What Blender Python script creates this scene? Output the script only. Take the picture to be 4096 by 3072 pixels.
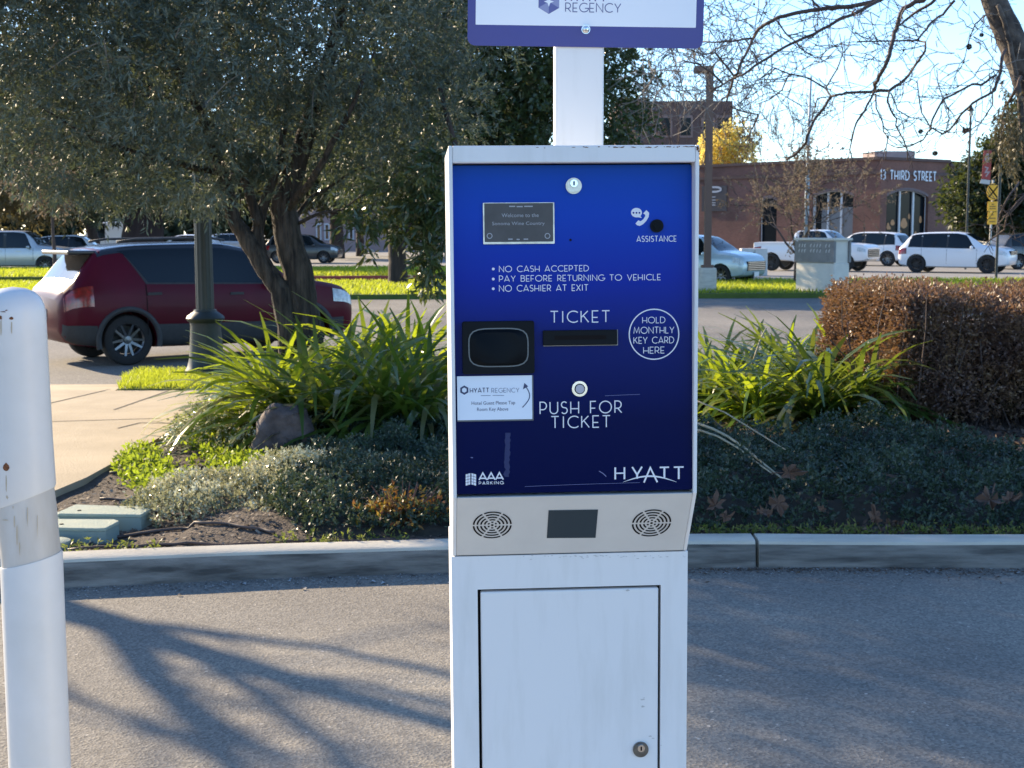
import bpy, bmesh, math, random
import numpy as np
from mathutils import Vector, Matrix
from mathutils.geometry import tessellate_polygon

for _o in list(bpy.data.objects):
    bpy.data.objects.remove(_o)
SC = bpy.context.scene
COL = SC.collection
R = math.radians
random.seed(7)
RNG = np.random.default_rng(11)

# ------------------------------------------------------------------ camera, world, sun, exposure
FPX, CX, CY, HC = 5400.0, 2048.0, 1536.0, 1.8
PITCH = math.atan(611 / FPX)
ROLL = 0.003
_fw = Vector((0, math.cos(PITCH), -math.sin(PITCH)))
_rt0 = Vector((1, 0, 0)); _up0 = _rt0.cross(_fw)
RT = math.cos(ROLL) * _rt0 - math.sin(ROLL) * _up0
UP = math.sin(ROLL) * _rt0 + math.cos(ROLL) * _up0
CAMP = Vector((0, 0, HC))
cam_d = bpy.data.cameras.new("camera"); cam = bpy.data.objects.new("camera", cam_d); COL.objects.link(cam)
cam.matrix_world = Matrix(((RT.x, UP.x, -_fw.x, 0), (RT.y, UP.y, -_fw.y, 0), (RT.z, UP.z, -_fw.z, HC), (0, 0, 0, 1)))
cam_d.sensor_width = 36; cam_d.lens = 36 * FPX / 4096
cam_d.clip_start = 0.05; cam_d.clip_end = 3000
cam_d.dof.use_dof = True; cam_d.dof.focus_distance = 2.5; cam_d.dof.aperture_fstop = 20.0
SC.camera = cam

SUN_EL, SUN_AZ = R(22.5), R(47)          # azimuth: degrees to the left of straight ahead
SDIR = Vector((-math.sin(SUN_AZ) * math.cos(SUN_EL), math.cos(SUN_AZ) * math.cos(SUN_EL), math.sin(SUN_EL)))
W = bpy.data.worlds.new("World"); SC.world = W; W.use_nodes = True
nt = W.node_tree; bg = nt.nodes["Background"]
sky = nt.nodes.new("ShaderNodeTexSky"); sky.sky_type = 'NISHITA'; sky.sun_disc = False
sky.sun_elevation = SUN_EL; sky.sun_rotation = -SUN_AZ; sky.air_density = 0.9; sky.dust_density = 0.2; sky.ozone_density = 4.5
nt.links.new(sky.outputs[0], bg.inputs[0]); bg.inputs[1].default_value = 0.145
sun_d = bpy.data.lights.new("sun", 'SUN'); sun_d.energy = 5.0; sun_d.angle = R(0.5); sun_d.color = (1, 0.80, 0.54)
sun = bpy.data.objects.new("sun", sun_d); COL.objects.link(sun); sun.rotation_euler = SDIR.to_track_quat('Z', 'Y').to_euler()
sun.location = (0, 0, 30)
SC.view_settings.view_transform = 'Standard'; SC.view_settings.look = 'None'
SC.view_settings.exposure = 1.38; SC.view_settings.gamma = 1; SC.view_settings.use_curve_mapping = False

# ------------------------------------------------------------------ helpers
def ray(u, v):
    return RT * ((u - CX) / FPX) + UP * ((CY - v) / FPX) + _fw
def at(u, v, Y):
    d = ray(u, v); return CAMP + d * (Y / d.y)
def gnd(u, v, z=0.0):
    d = ray(u, v); return CAMP + d * ((z - HC) / d.z)

ROOTM = {}
def tag(o, label=None, cat=None, group=None, kind=None):
    if label: o["label"] = label
    if cat: o["category"] = cat
    if group: o["group"] = group
    if kind: o["kind"] = kind
    return o
def thing(name, label, cat, loc=(0, 0, 0), rz=0.0, group=None, mat4=None):
    o = bpy.data.objects.new(name, None); COL.objects.link(o)
    o.empty_display_size = 0.2
    M = mat4 if mat4 is not None else Matrix.Translation(Vector(loc)) @ Matrix.Rotation(rz, 4, 'Z')
    o.location = M.to_translation(); o.rotation_euler = M.to_euler()
    ROOTM[o.name] = M
    return tag(o, label, cat, group)
def finish(name, me, mat, parent, world, smooth):
    o = bpy.data.objects.new(name, me); COL.objects.link(o)
    if mat is not None:
        for m in (mat if isinstance(mat, (list, tuple)) else [mat]): me.materials.append(m)
    if parent is not None:
        o.parent = parent; ROOTM[o.name] = ROOTM[parent.name]
        if world: me.transform(ROOTM[parent.name].inverted())
    else:
        ROOTM[o.name] = Matrix.Identity(4)
    if smooth:
        me.shade_smooth()
        if smooth is not True: me.set_sharp_from_angle(angle=R(smooth))
    me.update()
    return o
def npmesh(name, V, F, mat, parent=None, world=False, smooth=False):
    """V (n,3) array, F (m,k) int array with constant k"""
    V = np.asarray(V, np.float32); F = np.asarray(F, np.int32)
    me = bpy.data.meshes.new(name)
    me.vertices.add(len(V)); me.vertices.foreach_set('co', V.ravel())
    m, k = F.shape
    me.loops.add(m * k); me.loops.foreach_set('vertex_index', F.ravel())
    me.polygons.add(m); me.polygons.foreach_set('loop_start', np.arange(0, m * k, k, dtype=np.int32))
    me.update(calc_edges=True); me.validate()
    return finish(name, me, mat, parent, world, smooth)

class MB:
    def __init__(s): s.v = []; s.f = []
    def add(s, vs, fs):
        b = len(s.v); s.v += [tuple(p) for p in vs]; s.f += [tuple(i + b for i in f) for f in fs]; return s
    def box(s, x0, y0, z0, x1, y1, z1, M=None):
        vs = [(x, y, z) for z in (z0, z1) for y in (y0, y1) for x in (x0, x1)]
        if M is not None: vs = [M @ Vector(p) for p in vs]
        return s.add(vs, [(0, 2, 3, 1), (4, 5, 7, 6), (0, 1, 5, 4), (2, 6, 7, 3), (0, 4, 6, 2), (1, 3, 7, 5)])
    def tube(s, pts, rad, n=6, cap=True):
        pts = [Vector(p) for p in pts]
        if not hasattr(rad, '__len__'): rad = [rad] * len(pts)
        ref = Vector((0.31, 0.17, 0.93)); vs = []; fs = []
        for i, p in enumerate(pts):
            t = (pts[min(i + 1, len(pts) - 1)] - pts[max(i - 1, 0)])
            if t.length < 1e-9: t = Vector((0, 0, 1))
            t.normalize()
            if i == 0:
                a = t.cross(ref)
                if a.length < .1: a = t.cross(Vector((1, 0, 0)))
            else:
                a = a - t * a.dot(t)
            a.normalize(); b = t.cross(a)
            for k in range(n):
                c = 2 * math.pi * k / n
                vs.append(p + (a * math.cos(c) + b * math.sin(c)) * rad[i])
        for i in range(len(pts) - 1):
            for k in range(n):
                k2 = (k + 1) % n
                fs.append((i * n + k, i * n + k2, (i + 1) * n + k2, (i + 1) * n + k))
        if cap:
            fs.append(tuple(range(n))[::-1]); fs.append(tuple(range((len(pts) - 1) * n, len(pts) * n)))
        return s.add(vs, fs)
    def lathe(s, prof, n=24, M=None, cap=True):
        """prof: (r,z) list about Z"""
        vs = []; fs = []
        for r, z in prof:
            for k in range(n):
                c = 2 * math.pi * k / n; vs.append(Vector((r * math.cos(c), r * math.sin(c), z)))
        if M is not None: vs = [M @ p for p in vs]
        for i in range(len(prof) - 1):
            for k in range(n):
                k2 = (k + 1) % n
                fs.append((i * n + k, i * n + k2, (i + 1) * n + k2, (i + 1) * n + k))
        if cap:
            if prof[0][0] > 1e-5: fs.append(tuple(range(n))[::-1])
            if prof[-1][0] > 1e-5: fs.append(tuple(range((len(prof) - 1) * n, len(prof) * n)))
        return s.add(vs, fs)
    def prism(s, poly, fr, o0, o1):
        """2D polygon in frame fr, extruded from offset o0 to o1 (o1 = outer)"""
        n = len(poly)
        vs = [fr(x, t, o0) for x, t in poly] + [fr(x, t, o1) for x, t in poly]
        fs = [tuple(range(n))[::-1], tuple(range(n, 2 * n))]
        fs += [(i, (i + 1) % n, n + (i + 1) % n, n + i) for i in range(n)]
        return s.add(vs, fs)
    def flat(s, poly, fr, o):
        return s.add([fr(x, t, o) for x, t in poly], [tuple(range(len(poly)))])
    def stroke(s, pts, w, fr, o, closed=False):
        """flat ribbon of width w following a 2D polyline"""
        P = [Vector(p) for p in pts]
        Q = [P[0]]
        for p in P[1:]:
            if (p - Q[-1]).length > 1e-6: Q.append(p)
        P = Q; n = len(P); L = []; Rr = []
        for i in range(n):
            if closed: a, b = P[(i - 1) % n], P[(i + 1) % n]
            else: a, b = P[max(i - 1, 0)], P[min(i + 1, n - 1)]
            d1 = (P[i] - a); d2 = (b - P[i])
            if d1.length < 1e-9: d1 = d2
            if d2.length < 1e-9: d2 = d1
            d1 = d1.normalized(); d2 = d2.normalized()
            n1 = Vector((-d1.y, d1.x)); n2 = Vector((-d2.y, d2.x))
            m = n1 + n2
            if m.length < 1e-3: m = n1
            m.normalize(); k = min(1 / max(m.dot(n1), .35), 2.2) * w / 2
            L.append(P[i] + m * k); Rr.append(P[i] - m * k)
        vs = [fr(p.x, p.y, o) for p in L] + [fr(p.x, p.y, o) for p in Rr]
        fs = [(i, n + i, n + i + 1, i + 1) for i in range(n - 1)]
        if closed: fs.append((n - 1, 2 * n - 1, n, 0))
        return s.add(vs, fs)
    def build(s, name, mat, parent=None, world=False, smooth=False):
        me = bpy.data.meshes.new(name); me.from_pydata(s.v, [], s.f)
        me.validate()
        bm = bmesh.new(); bm.from_mesh(me); bmesh.ops.recalc_face_normals(bm, faces=bm.faces); bm.to_mesh(me); bm.free()
        return finish(name, me, mat, parent, world, smooth)
def bevel(o, w, seg=2, ang=35):
    m = o.modifiers.new("bevel", 'BEVEL'); m.width = w; m.segments = seg; m.limit_method = 'ANGLE'; m.angle_limit = R(ang)
    m.harden_normals = False
    return o
def circle(cx, cy, r, n=28, ry=None):
    ry = r if ry is None else ry
    return [(cx + r * math.cos(2 * math.pi * k / n), cy + ry * math.sin(2 * math.pi * k / n)) for k in range(n)]
def rrect(x0, y0, x1, y1, r, n=5):
    out = []
    for cx, cy, a in ((x1 - r, y1 - r, 0), (x0 + r, y1 - r, 90), (x0 + r, y0 + r, 180), (x1 - r, y0 + r, 270)):
        for k in range(n + 1):
            c = R(a + 90 * k / n); out.append((cx + r * math.cos(c), cy + r * math.sin(c)))
    return out
class Frame:
    """a plane with origin O, in-plane axes ex (right) and et (up), outward normal n; lives in the local space of root matrix M"""
    def __init__(s, O, ex, et, M=None):
        s.O = Vector(O); s.ex = Vector(ex).normalized(); s.et = Vector(et).normalized(); s.n = s.ex.cross(s.et)
        s.M = M if M is not None else Matrix.Identity(4); s.Mi = s.M.inverted()
    def __call__(s, x, t, o=0.0): return s.O + s.ex * x + s.et * t + s.n * o
    def px(s, u, v, o=0.0):
        c = s.Mi @ CAMP; d = s.Mi.to_3x3() @ ray(u, v)
        q = c + d * (((s.O + s.n * o) - c).dot(s.n) / d.dot(s.n)) - s.O
        return (q.dot(s.ex), q.dot(s.et))

# ------------------------------------------------------------------ materials
MATS = {}
def mat(name, c1, c2=None, scale=6.0, rough=0.5, bump=0.0, bscale=None, metal=0.0, spec=0.5, detail=5, coat=0.0, obj=True, contrast=(0.35, 0.65), stretch=None):
    if name in MATS: return MATS[name]
    m = bpy.data.materials.new(name); m.use_nodes = True; MATS[name] = m
    t = m.node_tree; N = t.nodes; Lk = t.links; b = N["Principled BSDF"]
    b.inputs["Base Color"].default_value = (*c1, 1); b.inputs["Roughness"].default_value = rough
    b.inputs["Metallic"].default_value = metal; b.inputs["Specular IOR Level"].default_value = spec
    b.inputs["Coat Weight"].default_value = coat; b.inputs["Coat Roughness"].default_value = 0.06
    if c2 is not None or bump:
        tc = N.new("ShaderNodeTexCoord"); src = tc.outputs["Object"]
        if stretch:
            mp = N.new("ShaderNodeMapping"); mp.inputs["Scale"].default_value = stretch; Lk.new(src, mp.inputs[0]); src = mp.outputs[0]
    if c2 is not None:
        n = N.new("ShaderNodeTexNoise"); n.inputs["Scale"].default_value = scale; n.inputs["Detail"].default_value = detail
        n.inputs["Roughness"].default_value = 0.6
        Lk.new(src, n.inputs["Vector"])
        r = N.new("ShaderNodeValToRGB"); r.color_ramp.elements[0].position = contrast[0]; r.color_ramp.elements[1].position = contrast[1]
        r.color_ramp.elements[0].color = (*c1, 1); r.color_ramp.elements[1].color = (*c2, 1)
        Lk.new(n.outputs[0], r.inputs[0]); Lk.new(r.outputs[0], b.inputs["Base Color"])
    if bump:
        n2 = N.new("ShaderNodeTexNoise"); n2.inputs["Scale"].default_value = bscale or scale * 4; n2.inputs["Detail"].default_value = 4
        Lk.new(src, n2.inputs["Vector"])
        bp = N.new("ShaderNodeBump"); bp.inputs["Strength"].default_value = bump; bp.inputs["Distance"].default_value = 0.02
        Lk.new(n2.outputs[0], bp.inputs["Height"]); Lk.new(bp.outputs[0], b.inputs["Normal"])
    return m
def leafmat(name, cols, trans, rough=0.45, tfac=0.4, spec=0.4, clump=0.0):
    """leaf: per-leaf colour from a ramp of cols, plus translucency colour trans"""
    if name in MATS: return MATS[name]
    m = bpy.data.materials.new(name); m.use_nodes = True; MATS[name] = m
    t = m.node_tree; N = t.nodes; Lk = t.links; b = N["Principled BSDF"]; out = N["Material Output"]
    g = N.new("ShaderNodeNewGeometry"); r = N.new("ShaderNodeValToRGB")
    e = r.color_ramp.elements
    e[0].color = (*cols[0], 1); e[1].color = (*cols[-1], 1)
    for i, c in enumerate(cols[1:-1]):
        q = e.new((i + 1) / (len(cols) - 1)); q.color = (*c, 1)
    fac = g.outputs["Random Per Island"]
    if clump:
        tc = N.new("ShaderNodeTexCoord"); n = N.new("ShaderNodeTexNoise"); n.inputs["Scale"].default_value = clump
        Lk.new(tc.outputs["Object"], n.inputs["Vector"])
        mx = N.new("ShaderNodeMath"); mx.operation = 'MULTIPLY_ADD'; mx.inputs[1].default_value = 0.55
        ma = N.new("ShaderNodeMath"); ma.operation = 'MULTIPLY_ADD'; ma.inputs[1].default_value = 1.6; ma.inputs[2].default_value = -0.55
        Lk.new(n.outputs[0], ma.inputs[0]); Lk.new(fac, mx.inputs[0]); Lk.new(ma.outputs[0], mx.inputs[2]); fac = mx.outputs[0]
    Lk.new(fac, r.inputs[0]); Lk.new(r.outputs[0], b.inputs["Base Color"])
    b.inputs["Roughness"].default_value = rough; b.inputs["Specular IOR Level"].default_value = spec
    tr = N.new("ShaderNodeBsdfTranslucent")
    mc = N.new("ShaderNodeMix"); mc.data_type = 'RGBA'; mc.inputs[0].default_value = 0.65
    Lk.new(r.outputs[0], mc.inputs[6]); mc.inputs[7].default_value = (*trans, 1); Lk.new(mc.outputs[2], tr.inputs[0])
    ms = N.new("ShaderNodeMixShader"); ms.inputs[0].default_value = tfac
    Lk.new(b.outputs[0], ms.inputs[1]); Lk.new(tr.outputs[0], ms.inputs[2]); Lk.new(ms.outputs[0], out.inputs[0])
    return m

M_white = mat("white_paint", (.71, .71, .71), (.56, .56, .54), scale=4, rough=.42, contrast=(.5, .95), stretch=(5, 5, .8), detail=8)
M_chin = mat("chin_white_dimmed", (.60, .59, .565), (.55, .54, .52), scale=9, rough=.55)  # cabinet white with the dimmer, warmer light from below put into the colour
M_blue = mat("blue_panel_gradient", (.005, .042, .30), rough=.2, spec=.07)      # bright blue fading to navy at the foot
def _grad(m, stops):
    t = m.node_tree; N = t.nodes; tc = N.new("ShaderNodeTexCoord"); sx = N.new("ShaderNodeSeparateXYZ"); r = N.new("ShaderNodeValToRGB")
    t.links.new(tc.outputs["Generated"], sx.inputs[0]); t.links.new(sx.outputs[2], r.inputs[0]); e = r.color_ramp.elements
    e[0].position, e[0].color = stops[0][0], (*stops[0][1], 1); e[1].position, e[1].color = stops[-1][0], (*stops[-1][1], 1)
    for p, c in stops[1:-1]: e.new(p).color = (*c, 1)
    t.links.new(r.outputs[0], N["Principled BSDF"].inputs["Base Color"])
_grad(M_blue, [(.0, (.0, .004, .045)), (.22, (.0, .005, .055)), (.48, (.002, .012, .13)), (.66, (.003, .022, .30)), (.85, (.005, .050, .40)), (1, (.006, .060, .36))])
M_letter = mat("white_print", (.72, .73, .78), rough=.6)
M_dark = mat("dark_gap", (.012, .010, .010), rough=.9, spec=.1)
M_black = mat("black_plastic", (.012, .014, .016), (.010, .012, .014), scale=20, rough=.5, spec=.06)
M_blackgloss = mat("black_gloss", (.005, .007, .009), rough=.45, spec=.08)
M_steel = mat("worn_steel", (.62, .58, .50), (.42, .38, .32), scale=60, rough=.35, metal=1.0)
M_chrome = mat("bright_steel", (.72, .72, .72), rough=.18, metal=1.0)
M_rust = mat("rust", (.10, .035, .015), (.20, .08, .03), scale=120, rough=.9)
M_screen = mat("dim_screen", (.10, .096, .094), (.085, .082, .08), scale=30, rough=.3, spec=.1)
M_glassdark = mat("dark_window", (.010, .014, .018), rough=.15, spec=.1)
M_signblue = mat("sign_blue", (.045, .045, .23), (.05, .045, .21), scale=6, rough=.35)
M_signwhite = mat("sign_white", (.78, .80, .84), rough=.35)
M_paper = mat("paper_label", (.72, .78, .86), rough=.45)
# ------------------------------------------------------------------ stroke lettering (geometric capitals with low crossbars)
def arc(cx, cy, rx, ry, a0, a1, n=14):
    return [(cx + rx * math.cos(R(a0 + (a1 - a0) * k / n)), cy + ry * math.sin(R(a0 + (a1 - a0) * k / n))) for k in range(n + 1)]
GL = {
 'A': (.78, [[(0, 0), (.39, 1), (.78, 0)], [(.11, .24), (.67, .24)]]),
 'B': (.56, [[(0, 0), (0, 1), (.26, 1)] + arc(.26, .77, .24, .23, 90, -90)[1:] + [(0, .54)], [(.26, .54)] + arc(.27, .27, .29, .27, 90, -90) + [(0, 0)]]),
 'C': (.80, [arc(.5, .5, .5, .5, 48, 312, 24)]),
 'D': (.72, [[(0, 0), (0, 1), (.22, 1)] + arc(.22, .5, .5, .5, 90, -90, 18)[1:] + [(0, 0)]]),
 'E': (.48, [[(.48, 1), (0, 1), (0, 0), (.48, 0)], [(0, .42), (.42, .42)]]),
 'F': (.46, [[(.46, 1), (0, 1), (0, 0)], [(0, .42), (.40, .42)]]),
 'G': (.86, [arc(.5, .5, .5, .5, 48, 345, 24) + [(.98, .42), (.58, .42)]]),
 'H': (.66, [[(0, 0), (0, 1)], [(.66, 0), (.66, 1)], [(0, .40), (.66, .40)]]),
 'I': (.14, [[(.07, 0), (.07, 1)]]),
 'K': (.60, [[(0, 0), (0, 1)], [(.54, 1), (0, .42)], [(.17, .60), (.60, 0)]]),
 'L': (.44, [[(0, 1), (0, 0), (.44, 0)]]),
 'M': (.88, [[(0, 0), (.12, 1), (.44, .12), (.76, 1), (.88, 0)]]),
 'N': (.70, [[(0, 0), (0, 1), (.70, 0), (.70, 1)]]),
 'O': (1.0, [arc(.5, .5, .5, .5, 0, 360, 32)]),
 'P': (.54, [[(0, 0), (0, 1), (.24, 1)] + arc(.24, .68, .30, .32, 90, -90)[1:] + [(0, .36)]]),
 'R': (.56, [[(0, 0), (0, 1), (.24, 1)] + arc(.24, .69, .29, .31, 90, -90)[1:] + [(0, .38)], [(.24, .38), (.56, 0)]]),
 'S': (.50, [arc(.25, .755, .235, .245, 35, 250, 14) + arc(.25, .26, .25, .26, 70, -145, 14)[1:]]),
 'T': (.60, [[(0, 1), (.60, 1)], [(.30, 1), (.30, 0)]]),
 'U': (.64, [[(0, 1), (0, .32)] + arc(.32, .32, .32, .32, 180, 360, 14)[1:] + [(.64, 1)]]),
 'V': (.72, [[(0, 1), (.36, 0), (.72, 1)]]),
 'X': (.62, [[(0, 0), (.62, 1)], [(0, 1), (.62, 0)]]),
 'Y': (.66, [[(0, 1), (.33, .44), (.66, 1)], [(.33, .44), (.33, 0)]]),
 '1': (.22, [[(0, .84), (.2, 1), (.2, 0)]]),
 '3': (.5, [arc(.25, .75, .23, .25, 140, -90, 12) + arc(.25, .26, .25, .26, 90, -140, 12)[1:]]),
 ' ': (.40, []),
}
def lettering(mb, s, fr, box, weight, off, gap=.22):
    """fit text s into box (x0, t0, x1, t1) of frame fr; weight relative to height"""
    x0, t0, x1, t1 = box
    tot = 0; pos = []
    for ch in s:
        pos.append(tot); tot += GL[ch][0] + gap
    tot -= gap
    kx = (x1 - x0) / tot; ky = t1 - t0; k = 0
    for ch, p in zip(s, pos):
        for pl in GL[ch][1]:
            k += 1
            mb.stroke([(x0 + (p + a) * kx, t0 + b * ky) for a, b in pl], weight * ky, fr, off + (k % 5) * 0.00008, closed=(ch == 'O'))
def pbox(fr, u0, v0, u1, v1, o=0.0):
    a = fr.px(u0, v1, o); b = fr.px(u1, v0, o); c = fr.px(u0, v0, o); d = fr.px(u1, v1, o)
    return ((a[0] + c[0]) / 2, (a[1] + d[1]) / 2, (b[0] + d[0]) / 2, (b[1] + c[1]) / 2)
def fontmesh(mb, s, fr, box, off):
    cu = bpy.data.curves.new("txt", 'FONT'); cu.body = s; cu.resolution_u = 3
    o = bpy.data.objects.new("txt", cu); COL.objects.link(o)
    dg = bpy.context.evaluated_depsgraph_get(); me = bpy.data.meshes.new_from_object(o.evaluated_get(dg))
    V = [v.co.copy() for v in me.vertices]; F = [tuple(p.vertices) for p in me.polygons]
    bpy.data.objects.remove(o); bpy.data.curves.remove(cu); bpy.data.meshes.remove(me)
    if not V: return
    ax, bx = min(v.x for v in V), max(v.x for v in V); ay, by = min(v.y for v in V), max(v.y for v in V)
    x0, t0, x1, t1 = box
    mb.add([fr(x0 + (v.x - ax) / (bx - ax) * (x1 - x0), t0 + (v.y - ay) / (by - ay) * (t1 - t0), off) for v in V], F)

# ------------------------------------------------------------------ the ticket machine
KY, KYAW, KLEAN = 2.36, 0.066, -0.005
_o = at(2279, 2214, KY)
KROOT = Matrix.Translation((_o.x, _o.y, 0)) @ Matrix.Rotation(KYAW, 4, 'Z') @ Matrix.Rotation(KLEAN, 4, 'Y')
ISL = 0.15
kiosk = thing("ticket_machine", "white and blue ticket machine with card reader and ticket slot under the hotel sign", "ticket machine", mat4=KROOT @ Matrix.Translation((0, 0, ISL)))
KM = ROOTM[kiosk.name]
low = Frame((0, 0, 0), (1, 0, 0), (0, 0, 1), KM)
fz = lambda u, v, o=0.0: low.px(u, v, o)[1]
zs = fz(2279, 2214)
xl = low.px(1805, 2219)[0]; xr = low.px(2751, 2210)[0]
DCH = 0.085
fup = Frame((0, -DCH, 0), (1, 0, 0), (0, 0, 1), KM)
zc = fup.px(2295, 1982)[1]; zt = fup.px(2300, 581)[1]; zlip = fup.px(2300, 650)[1]
uxl = fup.px(1802, 1300)[0]; uxr = fup.px(2793, 1300)[0]
DEP = 0.25
# lower cabinet with a recessed door opening
gx0, gz1 = low.px(1910, 2355); gx1, gz1b = low.px(2644, 2343); gz1 = (gz1 + gz1b) / 2
m = MB()
zb = 0.0; gz0 = 0.10
for (a, b, c, d) in ((xl, zb, gx0, zs - .001), (gx1, zb, xr, zs - .001), (gx0, gz1, gx1, zs - .001), (gx0, zb, gx1, gz0)):
    m.box(a, 0, b, c, .02, d)
m.box(xl, .02, zb, xr, DEP, zs - .001)
lc = m.build("lower_cabinet", None, kiosk)
lc.data.materials.append(M_white)
groove = MB().box(gx0 + .0004, .0175, gz0 + .0004, gx1 - .0004, .0195, gz1 - .0004).build("door_groove", M_dark, kiosk)
gp = 0.0052
door = bevel(MB().box(gx0 + gp, .001, gz0 + gp, gx1 - gp * .8, .0172, gz1 - gp).build("access_door", M_white, kiosk), .003, 3)
def lock(parent, fr, u, v, r_px, off, steel=None):
    x, t = fr.px(u, v, off); x2 = fr.px(u + r_px, v, off)[0]; r = x2 - x
    m = MB(); m.prism(circle(x, t, r), fr, off, off + .004); m.prism(circle(x, t, r * .86), fr, off + .004, off + .0055)
    o = m.build("lock", steel or M_steel, parent, smooth=30)
    m = MB(); m.prism(circle(x, t + r * .28, r * .46, 20), fr, off + .0056, off + .0085); MBc = m.build("key_cylinder", M_chrome, o, smooth=30)
    m = MB(); m.prism(rrect(x - r * .10, t + r * .0, x + r * .10, t + r * .56, r * .09, 3), fr, off + .0086, off + .0089); m.build("keyhole", M_dark, o)
lock(door, low, 2562, 2996, 31, -.001, mat("grey_steel", (.20, .22, .23), (.14, .15, .16), scale=60, rough=.3, metal=1.0))
# upper cabinet
SP = 0.0068
prof = [(-DCH, zc), (-DCH, zt), (DEP, zt), (DEP, zs), (0, zs)]
m = MB()
for x0, x1 in ((uxl, uxl + SP), (uxr - SP, uxr)):
    vs = [(x0, y, z) for y, z in prof] + [(x1, y, z) for y, z in prof]
    n = len(prof)
    m.add(vs, [tuple(range(n)), tuple(range(n, 2 * n))[::-1]] + [(i, i + n, (i + 1) % n + n, (i + 1) % n) for i in range(n)])
a, b = uxl + SP, uxr - SP
m.box(a, -DCH, zlip, b, DEP, zt); m.box(a, DEP - .01, zc, b, DEP, zlip)
uc = bevel(m.build("upper_cabinet", M_white, kiosk), .0022, 2)
m = MB(); cp = [(-DCH + .0005, zc), (-.0005, zs + .001), (DEP - .011, zs + .001), (DEP - .011, zc)]
m.add([(a, y, z) for y, z in cp] + [(b, y, z) for y, z in cp], [(0, 1, 2, 3), (7, 6, 5, 4), (0, 4, 5, 1), (1, 5, 6, 2), (2, 6, 7, 3), (3, 7, 4, 0)])
chin = m.build("speaker_panel", M_chin, kiosk); bevel(chin, .002, 2)
# recessed black surround behind blue panel
MB().box(a + .0003, -DCH + .040, zc + .0005, b - .0003, -DCH + .045, zlip - .0005).build("panel_surround", M_dark, kiosk)
# blue front panel, tilted back
TILT = R(2.6)
zpb = zc + .003
pan = Frame((0, -DCH + .006, zpb), (1, 0, 0), (0, math.sin(TILT), math.cos(TILT)), KM)
px0 = pan.px(1815, 1968)[0]; px1 = pan.px(2770, 1400)[0]; pt1 = pan.px(2300, 660)[1]
front = MB().prism(rrect(px0, .002, px1, pt1, .006), pan, -.004, 0).build("front_panel", M_blue, kiosk, smooth=30)
front["label"] = "glossy blue printed front panel"
lock(front, pan, 2294, 744, 32, 0)
# display
bx = pbox(pan, 1932, 811, 2217, 976)
dsp = MB().prism(rrect(bx[0], bx[1], bx[2], bx[3], .001), pan, 0, .0035).build("display_screen", M_steel, front)
e = .0022
MB().flat(rrect(bx[0] + e, bx[1] + e * 1.6, bx[2] - e, bx[3] - e * .4, .001), pan, .0037).build("screen", M_screen, dsp)
M_lcd = mat("pale_lcd_text", (.34, .34, .36), rough=.4)
m = MB()
fontmesh(m, "Welcome to the", pan, pbox(pan, 2006, 854, 2154, 869), .0040)
fontmesh(m, "Sonoma Wine Country", pan, pbox(pan, 1968, 887, 2178, 905), .0040)
for u0, u1, v in ((2036, 2060, 826), (2066, 2090, 827), (2096, 2130, 826), (2032, 2050, 957), (2066, 2078, 958), (2094, 2112, 957)):
    q0 = pan.px(u0, v); q1 = pan.px(u1, v); m.stroke([q0, q1], .0020, pan, .0040)
for u in (1958, 2189):
    m.stroke(circle(*pan.px(u, 944), .0042, 14), .0014, pan, .0040, closed=True)
m.build("screen_text", M_lcd, dsp)
# assistance icon and button
m = MB()
c = lambda x, y: pan.px(2450 + x / 6.32, 750 + y / 6.32)
bub = [(605 + 138 * math.cos(R(q)), 635 - 120 * math.sin(R(q))) for q in range(-20, 300, 14)]
bub = bub[:-1] + [(640, 752), (740, 768), (705, 725)]
m.flat([c(*p) for p in bub][::-1], pan, .0004)
hs = [(855, 570), (925, 640), (915, 740), (850, 850), (770, 930), (690, 970), (620, 955), (580, 910), (650, 830), (710, 855), (780, 800), (825, 730), (825, 690), (775, 655)]
m.flat([c(*p) for p in hs][::-1], pan, .0004)
ic = m.build("telephone_icon", M_letter, front)
m = MB()
for x in (530, 605, 680): m.flat(circle(*c(x, 640), .0016, 10), pan, .0007)
m.build("icon_dots", M_blue, ic)
bq = pan.px(2626, 904); br = pan.px(2652, 904)[0] - bq[0]
cb = MB().prism(circle(*bq, br), pan, 0, .006).build("call_button", M_black, front, smooth=30)
MB().prism(circle(*bq, br * .62, 20), pan, .006, .0085).build("button_cap", M_blackgloss, cb, smooth=30)
MB().flat(circle(*pan.px(2282, 960), .0022, 12), pan, .0004).build("microphone_hole", M_dark, front)
# printed texts
def line(name, rows, wt, par=front, mt=M_letter, fr=pan, off=.0005, gap=.22):
    m = MB()
    for s, bxp in rows:
        lettering(m, s, fr, pbox(fr, *bxp), wt, off, gap)
    return m.build(name, mt, par)
line("assistance_lettering", [("ASSISTANCE", (2547, 944, 2705, 966))], .135, gap=.24)
nt_ = MB()
for s, b4 in (("NO CASH ACCEPTED", (1997, 1063, 2354, 1086)), ("PAY BEFORE RETURNING TO VEHICLE", (1997, 1100, 2642, 1123)), ("NO CASHIER AT EXIT", (1997, 1140, 2352, 1164))):
    lettering(nt_, s, pan, pbox(pan, *b4), .115, .0005, .24)
for u, v in ((1973, 1076), (1973, 1116), (1973, 1155)): nt_.flat(circle(*pan.px(u, v), .0024, 12), pan, .0005)
nt_.build("notice_lettering", M_letter, front)
line("slot_lettering", [("TICKET", (2202, 1244, 2438, 1289))], .095, gap=.30)
line("button_lettering", [("PUSH FOR", (2160, 1606, 2486, 1653)), ("TICKET", (2205, 1664, 2440, 1710))], .092, gap=.30)
m = MB()
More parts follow.
